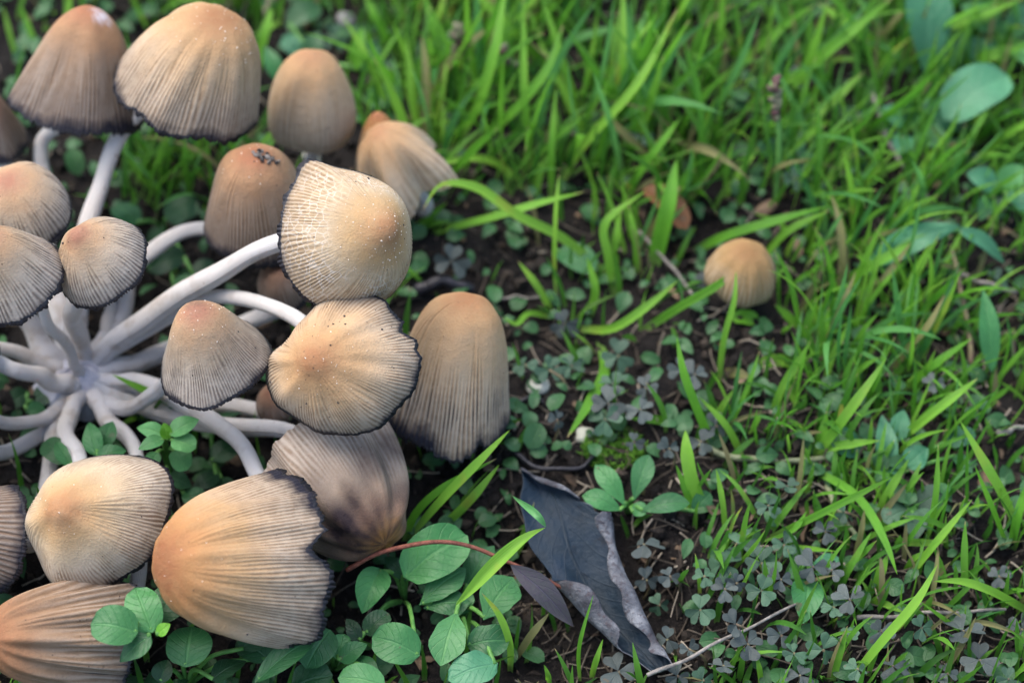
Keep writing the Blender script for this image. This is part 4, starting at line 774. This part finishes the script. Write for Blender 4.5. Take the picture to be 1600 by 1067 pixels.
CLV = [(705, 408, 34), (820, 570, 28), (858, 578, 29), (882, 505, 30), (892, 572, 26), (958, 600, 30), (965, 555, 30), (1064, 578, 30), (950, 630, 36), (945, 655, 36), (1000, 640, 30), (1085, 585, 28), (1010, 605, 24), (870, 655, 20), (990, 690, 20), (1045, 700, 22), (1095, 690, 28), (1118, 665, 24),
  (1006, 850, 35), (1128, 880, 40), (1158, 852, 36), (1190, 878, 36), (1046, 900, 24), (1030, 945, 24), (1094, 952, 34), (1042, 998, 26), (1076, 1014, 20), (1150, 975, 30), (1168, 1006, 32), (1190, 922, 32), (966, 1048, 38), (1058, 1056, 26), (1098, 1062, 26), (1010, 905, 22),
  (1132, 920, 24), (1270, 885, 32), (1328, 936, 34), (1302, 948, 26), (1220, 992, 28), (1286, 1014, 32), (1250, 1055, 28), (1326, 992, 24), (1376, 985, 26), (1505, 985, 40), (1530, 1030, 34), (1596, 982, 34), (1440, 980, 26), (1395, 1040, 30), (1220, 905, 26), (1240, 1020, 24), (1130, 1040, 26), (1340, 1045, 24), (1225, 850, 26), (1300, 890, 22), (1480, 1050, 24), (1150, 910, 22),
  (1320, 800, 22), (1290, 830, 24), (1200, 790, 24), (1230, 760, 22), (1100, 900, 22), (1560, 900, 22), (1575, 1060, 26), (1460, 600, 22), (1240, 280, 24), (1580, 310, 34), (1540, 260, 28), (1420, 300, 24), (1500, 190, 26), (1330, 180, 26), (1560, 440, 26), (1250, 120, 26), (470, 140, 24), (600, 60, 24), (520, 60, 28), (1000, 210, 24), (1100, 440, 22)]
def clover_all():
    for (x, y, r) in CLV:
        mat = 'clover_green' if (rng.random() < 0.5 or (y < 400 and x > 760)) else 'clover'
        lab, grp = clover_words(x, y, mat, r)
        clover(x, y, r, lab, grp, mat, 0.006 if y > 450 else 0.004)
clover_all()

# ------------------------------------------------------------------ curled slate leaf
def slate_leaf():
    m = Mat('slate_leaf'); u = m.attr('u'); v = m.attr('v'); p = m.pos(); n = m.noise(p, 90, 4); n2 = m.noise(p, 900, 4)
    c = m.ramp(n, [(0.3, (0.008, 0.018, 0.026)), (0.55, (0.013, 0.030, 0.048)), (0.75, (0.022, 0.040, 0.066))])
    c = m.mix(m.rmap(n2, 0.5, 0.75, 0, 0.3), c, (0.028, 0.042, 0.058))
    au = m.math('ABSOLUTE', u); sv = m.math('SINE', m.math('MULTIPLY', m.math('SUBTRACT', v, m.math('MULTIPLY', au, 0.25)), 70.0))
    vv = m.math('MAXIMUM', m.rmap(au, 0.012, 0.04, 1, 0), m.rmap(sv, 0.9, 1.0, 0, 0.4))
    c = m.mix(m.math('MULTIPLY', vv, 0.4), c, (0.045, 0.055, 0.06)); c = m.mix(m.rmap(m.noise(p, 350, 3), 0.62, 0.70, 0, 0.35), c, (0.012, 0.009, 0.008))
    m.set(Base_Color=m.mix(1.0, c, (0.68, 0.70, 0.74), 'MULTIPLY'), Roughness=0.6, Specular_IOR_Level=0.22); m.bump(m.math('ADD', n2, m.math('MULTIPLY', vv, 0.6)), 0.0004, 0.7)
    k = Mat('slate_leaf_under'); p = k.pos(); n = k.noise(p, 260, 5)
    c = k.ramp(n, [(0.32, (0.04, 0.040, 0.047)), (0.5, (0.09, 0.095, 0.108)), (0.68, (0.18, 0.19, 0.205))])
    c = k.mix(k.rmap(k.noise(p, 800, 3), 0.55, 0.65, 0, 0.7), c, (0.05, 0.04, 0.045))
    k.set(Base_Color=c, Roughness=0.85, Specular_IOR_Level=0.2); k.bump(k.noise(p, 1500, 3), 0.0006, 0.8)
    sec = [((803, 740), (914, 792), 6), ((799, 800), (950, 815), 6), ((832, 872), (962, 868), 6), ((900, 946), (990, 930), 6), ((946, 988), (1018, 985), 5.5), ((985, 1030), (1040, 1026), 4.5), ((1012, 1054), (1048, 1048), 4)]
    Lp = spline([P(*a, z * .001) for a, b, z in sec], 46); Rp = spline([P(*b, z * .001) for a, b, z in sec], 46)
    nu = 56; rows = []; uu = []; vv = []
    Cn = (Lp + Rp) / 2; Tn = tangents(Cn)
    for i in range(46):
        s = i / 45; S = unit(Rp[i] - Lp[i]); hw = np.linalg.norm(Rp[i] - Lp[i]) / 2; N = unit(np.cross(S, Tn[i])); N = N if N[2] > 0 else -N
        pr = np.radians(20 + 25 * math.sin(31 * s) + 190 * sstep(0.10, 0.24, s) * (1 - 0.5 * sstep(0.85, 1, s))); pl = np.radians(8 + 195 * sstep(0.42, 0.52, s) * (1 - sstep(0.74, 0.86, s)))
        rr = 0.0021 * (1 + 0.3 * math.sin(14 * s) + 0.15 * math.sin(37 * s)); rr = min(rr, hw * 0.45)
        row = []
        for a in np.linspace(-1, 1, nu):
            pm = pr if a > 0 else pl; flat = hw - rr; tot = flat + rr * pm; d = abs(a) * tot; sg = 1 if a > 0 else -1
            sag = 0.0016 * (1 - (min(d, flat) / flat) ** 2)
            if d <= flat: q = Cn[i] + S * sg * d + N * -sag
            else:
                ph = (d - flat) / rr; q = Cn[i] + S * sg * (flat + rr * math.sin(ph)) + N * rr * (1 - math.cos(ph))
            row.append(q + N * (0.0006 * math.sin(9 * s + 4 * a) + 0.00012 * math.sin(23 * s - 9 * a)) + np.array([0, 0, 0.0022 * math.sin(6.0 * s + 1)]))
        rows.append(row); uu += list(np.linspace(-1, 1, nu)); vv += [s] * nu
    # the top end rolls over too
    r0 = np.array(rows[0]); r1 = np.array(rows[1]); back = unit(np.mean(r0 - r1, axis=0)); top = []
    for j in range(9, 0, -1):
        ph = j / 9 * np.radians(215); a = np.linspace(0, 1, nu); rad = (0.0017 * np.sin(math.pi * np.clip(a * 0.9 + 0.06, 0, 1)) ** 0.7)[:, None]
        top.append(r0 + back * rad * math.sin(ph) + np.array([0, -.1, 1]) * rad * (1 - math.cos(ph))); 
    allr = top + [np.array(r) for r in rows]; nrow = len(allr)
    uu = list(np.linspace(-1, 1, nu)) * 9 + uu; vv = [0.0] * 9 * nu + vv
    me = mesh('slate_leaf', np.vstack(allr), grid_faces(nrow, nu, flip=False), [m.m, k.m], {'u': uu, 'v': vv})
    me.update(); nz = np.zeros(len(me.polygons) * 3); me.polygons.foreach_get('normal', nz)
    i0 = (9 + 10) * (nu - 1) + nu // 2
    if nz.reshape(-1, 3)[i0, 2] < 0: me.flip_normals()
    o = link('curled_leaf', me); md = o.modifiers.new('thick', 'SOLIDIFY'); md.thickness = 0.00025; md.offset = -1; md.material_offset = 1; md.material_offset_rim = 1
    tag(o, 'curled slate-blue dead leaf with rolled pale grey edges on soil', 'leaf')
slate_leaf()

# ------------------------------------------------------------------ stalks, straws, pebbles
def stick(name, label, cat, pts, wpx, mat, nodes=0, group=None, hair=False):
    w3 = [P(x, y, z * .001) for x, y, z in pts]; path = spline(w3, 60); path = path + 0.0002 * np.stack([np.sin(np.linspace(0, 9, 60) + len(label)), np.cos(np.linspace(0, 13, 60)), np.sin(np.linspace(0, 17, 60))], -1); k = mpp(path[30]); s = np.linspace(0, 1, 60)
    r = wpx * (0.38 if mat.startswith('straw') else 0.5) * k * (1 - 0.35 * s) * (1 + (0.16 * np.clip(np.sin(s * nodes * 6.283), 0.6, 1) if nodes else 0.07 * np.sin(s * 23)))
    v, f = tube(path, r, 8); o = link(name, mesh(name, v, f, M[mat], {'rnd': np.full(len(v), rng.random())}))
    return tag(o, label, cat, group)
stick('dry_stalk', 'thin red-brown jointed stalk arching over the round leaves', 'stalk', [(540, 892, 10), (600, 860, 15), (670, 848, 18), (740, 855, 17), (800, 880, 14), (886, 922, 7)], 7.5, 'stalk', 26)
stick('straw', 'pale straight straw laid over clover beside the slate leaf tip', 'straw', [(1012, 1056, 6), (1120, 1005, 8), (1242, 944, 8)], 9, 'straw_pale')
stick('straw', 'grey dry straw leaning in front of the round plantain leaf', 'straw', [(1362, 148, 9), (1398, 240, 6), (1462, 326, 3)], 10, 'straw_pale')
stick('straw', 'grey straw slanting between the grass tufts by the lone button', 'straw', [(998, 362, 4), (1060, 430, 4), (1128, 518, 3)], 8, 'straw_pale')
stick('straw', 'short pale straw on soil behind the long bell cap', 'straw', [(765, 466, 3), (810, 464, 3), (852, 466, 3)], 6, 'straw_pale')
stick('straw', 'whitish straw stretched level through the sparse grass', 'straw', [(1340, 966, 3), (1450, 958, 4), (1572, 952, 3)], 10, 'straw_pale')
stick('straw', 'crooked brown straw under the pale bent leaf', 'straw', [(1410, 335, 3), (1480, 352, 4), (1540, 372, 3)], 8, 'straw')
stick('straw', 'tan straw tip beyond the pale bent leaf', 'straw', [(1500, 430, 3), (1560, 448, 4), (1590, 458, 3)], 10, 'straw_pale')
stick('straw', 'pale straw stub beside the long grass blades', 'straw', [(1558, 678, 3), (1585, 670, 4), (1620, 660, 3)], 12, 'straw_pale')
stick('twig', 'dark purple twig standing under the pale bent leaf', 'twig', [(1518, 570, 1), (1508, 480, 5), (1486, 390, 10)], 9, 'clover_stalk')
stick('runner', 'pale grass runner creeping over the soil', 'runner', [(1080, 690, 2), (1120, 705, 4), (1160, 717, 4), (1264, 717, 4), (1330, 712, 2)], 11, 'runner', 3)
stick('runner', 'thin pale runner below the grey-green rosette', 'runner', [(1290, 760, 2), (1315, 805, 3), (1345, 850, 2)], 10, 'runner', 3)
stick('straw', 'tan straw crossing behind the clover patch', 'straw', [(1075, 985, 3), (1130, 1000, 4), (1240, 1040, 3)], 4, 'straw')
stick('black_strand', 'black slimy decayed strand on soil below the clover by the long bell cap', 'decayed strand', [(795, 640, 2), (830, 620, 4), (855, 640, 3), (850, 680, 2)], 9, 'gill')
stick('black_strand', 'black decayed strand lying toward the paddle leaved seedling', 'decayed strand', [(800, 705, 2), (850, 732, 3), (910, 728, 3), (935, 705, 2)], 9, 'gill')
stick('black_strand', 'black decayed remains behind the long bell cap', 'decayed strand', [(650, 455, 3), (690, 440, 5), (740, 452, 3)], 22, 'gill')
def sheath():
    o = thing('twisted_leaf', G(712, 948), 'twisted yellow-green grass sheath with folded thin tip', 'grass')
    path = spline([P(708, 950, 12), P(712, 945, .014), P(770, 886, .019), P(822, 842, .022), P(852, 824, .023)][1:], 26); k = mpp(path[12])
    v, f, u, s = strip(path, 25 * k, unit(-FWD + np.array([.3, 0, .3])), 0.75, 7, 'lance', 0.8)
    child('sheath', mesh('sheath', v, f, M['grass'], {'u': u, 'v': s * 0.6 + 0.25, 'rnd': np.full(len(v), 1.0)}), o)
    path = spline([P(853, 823, .023), P(840, 805, .025), P(800, 774, .021)], 16)
    v, f, u, s = strip(path, 13 * k, unit(-FWD), 0.4, 5, 'lance', 0.3)
    child('tip', mesh('tip', v, f, M['weed_pale'], {'u': u, 'v': s}), o)
sheath()
def lump(seed, r, sx=1.2, sz=0.75, n=14):
    g = np.random.default_rng(seed); a = np.linspace(0, math.pi, n)[:, None]; b = np.linspace(0, 2 * math.pi, n + 4, endpoint=False)[None]
    d = np.stack([np.sin(a) * np.cos(b), np.sin(a) * np.sin(b), np.cos(a) + 0 * b], -1); w = 1
    for _ in range(7):
        q = g.normal(size=3) * 2.3; w = w + 0.07 * np.sin(d @ q + g.random() * 6)
    return (d * w[..., None] * r * np.array([sx, 1, sz])).reshape(-1, 3), grid_faces(n, n + 4, True, True)
for i, (x, y, r, m_, lab) in enumerate([(838, 608, 15, 'pebble', 'small whitish lumpy pebble below the clover by the long bell cap'), (914, 684, 13, 'pebble', 'small whitish pebble at the tip of the drooping grass blade'), (652, 142, 15, 'pebble_grey', 'pale grey pebble at foot of the tall grass beside the egg cap'), (540, 35, 14, 'pebble_grey', 'blurred grey pebble beyond the egg shaped cap')]):
    c = G(x, y); v, f = lump(50 + i, r * mpp(c)); tag(link('pebble', mesh('pebble', v + c + np.array([0, 0, .001]), f, M[m_])), lab, 'pebble')
def on_cap(key, px, py): return seen_point(MU[key][1], px, py)
def cap_clump():
    bag = Bag(); g = np.random.default_rng(77)
    for k in range(70):
        w_ = g.normal() * 11; c = on_cap('muddy', 418 + w_, 246 + w_ * 0.3 + g.normal() * 4); v = ICO * 0.00034 * (0.25 + 1.3 * g.random() ** 2) * (1 + 0.3 * g.normal(size=(12, 1))); bag.add(c + v + np.array([0, 0, .0003]), ICOF, rnd=g.random() * 1.3)
    tag(bag.build('soil_clump', M['clump'], smooth=False), 'crumbly soil clump lying on the crown of the brownish cap', 'soil')
cap_clump()
def seed_head(label, foot, top, zt, n, seed):
    g = np.random.default_rng(seed); o = thing('seed_head', G(*foot), label, 'grass flower')
    b = G(*foot); t = P(*top, zt); path = spline([b, (b + t) / 2 + np.array([.001, 0, 0.002]), t], 16); v, f = tube(path, 0.0007, 6); child('stalk', mesh('stalk', v, f, M['stem_green']), o)
    for i in range(n):
        s = 1 - 0.36 * i / n; c = path[int(s * 15)] + (path[-1] - path[-2]) * (s * 15 % 1); a = g.random() * 6.28
        d = unit(np.array([math.cos(a), math.sin(a), 1.3])); u_, _f = lump(seed + i, 0.00075, 1, 2.0, 7)
        X = unit(np.cross(d, [1, .2, 0])); Y = np.cross(d, X)
        w = c + d * 0.0012 + u_ @ np.stack([X, Y, d]); child('spikelet', mesh('spikelet', w, _f, M['spikelet'], {'rnd': np.full(len(w), g.random())}), o)
seed_head('purple tipped grass seed head beyond the lone ochre button', (1212, 318), (1207, 128), .030, 16, 900)
seed_head('pinkish grass seed head beside the tall blades near the egg cap', (690, 150), (716, 52), .022, 14, 930)
seed_head('pale green seed head among the tall grass blades', (815, 170), (782, 80), .022, 12, 960)
seed_head('white topped seed head behind the tan bell cap', (392, 85), (430, 0), .018, 8, 990)

# ------------------------------------------------------------------ litter, crumbs, moss
def litter():
    bag = Bag(); 
    for k in range(3000):
        px, py = rng.uniform(-150, 1750), rng.uniform(-180, 1200)
        if rng.random() > (1.0 if (px > 780 and py > 480) else 0.45): continue
        b = G(px, py, 0.0006); a = rng.random() * 6.28; L = rng.uniform(0.002, 0.013); bend = rng.normal() * 0.22
        s = np.linspace(-0.5, 0.5, 6)[:, None]; d = np.array([math.cos(a), math.sin(a), 0]); e = np.array([-math.sin(a), math.cos(a), 0])
        path = b + d * s * L + e * (s ** 2) * L * bend; path[:, 2] = gh(path[:, 0], path[:, 1]) + 0.0005 + 0.0012 * rng.random() * (1 + s[:, 0])
        v, f = tube(path, rng.uniform(0.00008, 0.00026), 5); bag.add(v, f, rnd=rng.random() ** 2.2)
    tag(bag.build('litter', M['straw']), 'dry straw and root litter on the soil', None, None, 'stuff')
    bag = Bag()
    for k in range(12000):
        px, py = (rng.uniform(-150, 1750), rng.uniform(-180, 1200)) if k < 9000 else (rng.uniform(-500, 2100), rng.uniform(-350, 1450)); b = G(px, py); r = 0.00025 + 0.0015 * rng.random() ** 4
        v = ICO * r * (1 + 0.28 * rng.normal(size=(12, 1))); bag.add(b + v + np.array([0, 0, r * 0.4]), ICOF, rnd=rng.random() ** 2 * 1.2)
    tag(bag.build('soil_crumbs', M['crumb'], smooth=False), 'loose soil crumbs', None, None, 'stuff')
    bag = Bag()
    for k in range(1300):
        px, py = rng.uniform(-150, 1750), rng.uniform(-180, 1200); b = G(px, py, 0.0006); a = rng.random() * 6.28; L = 0.001 + 0.005 * rng.random() ** 2
        d = np.array([math.cos(a), math.sin(a), rng.normal() * .3]); v, f, u, s = strip(spline([b, b + d * L * .5 + np.array([0, 0, .0005 * rng.normal()]), b + d * L], 5), L * rng.uniform(.25, .7), unit([rng.normal() * .4, rng.normal() * .4, 1]), rng.normal() * .3, 5, ['lance', 'ovate', 'round'][k % 3], rng.normal(), 0.0, (.3, rng.random() * 6, .12))
        bag.add(v, f, rnd=rng.random() ** 1.5)
    tag(bag.build('leaf_litter', M['flake']), 'small brown fragments of dead leaves', None, None, 'stuff')
    bag = Bag()
    for k in range(900):
        a = rng.random() * 6.28; q = rng.random() ** 0.5
        px, py = (960 + 52 * q * math.cos(a), 705 + 32 * q * math.sin(a)) if k < 650 else (1330 + 60 * q * math.cos(a), 745 + 26 * q * math.sin(a))
        b = G(px, py); d = np.array([rng.normal() * .5, rng.normal() * .5, 1.0]); path = b + unit(d) * np.linspace(0, 1, 4)[:, None] * rng.uniform(.001, .0028)
        v, f = tube(path, np.array([.00022, .00022, .00016, .00004]), 4); bag.add(v, f, rnd=rng.random())
    tag(bag.build('moss', M['moss']), 'bright green moss cushion on the soil', None, None, 'stuff')
    bag = Bag()
    for k in range(2700):
        px, py = (rng.uniform(-120, 1720), rng.uniform(-180, 1180)) if k < 1700 else (rng.uniform(-500, 2100), rng.uniform(-350, 1450))
        if k >= 1700 and -120 < px < 1720 and -180 < py < 1180: continue
        if math.hypot(px - 120, py - 592) < 110 or (820 < px < 1060 and py > 720): continue
        b = G(px, py, 0.0015 + rng.random() * .002); a = rng.random() * 6.28; L = rng.uniform(.002, .0058); d = np.array([math.cos(a), math.sin(a), rng.normal() * .25])
        v, f, u, s = strip(spline([b, b + d * L * .5 + np.array([0, 0, .0006]), b + d * L], 7), L * rng.uniform(.5, .9), unit([rng.normal() * .3, -.2 + rng.normal() * .3, 1]), .15, 5, ['round', 'ovate', 'obovate'][k % 3])
        bag.add(v, f, u=u, v=s)
    tag(bag.build('ground_cover_leaves', M['cover']), 'tiny leaves of low ground cover', None, None, 'stuff')
litter()
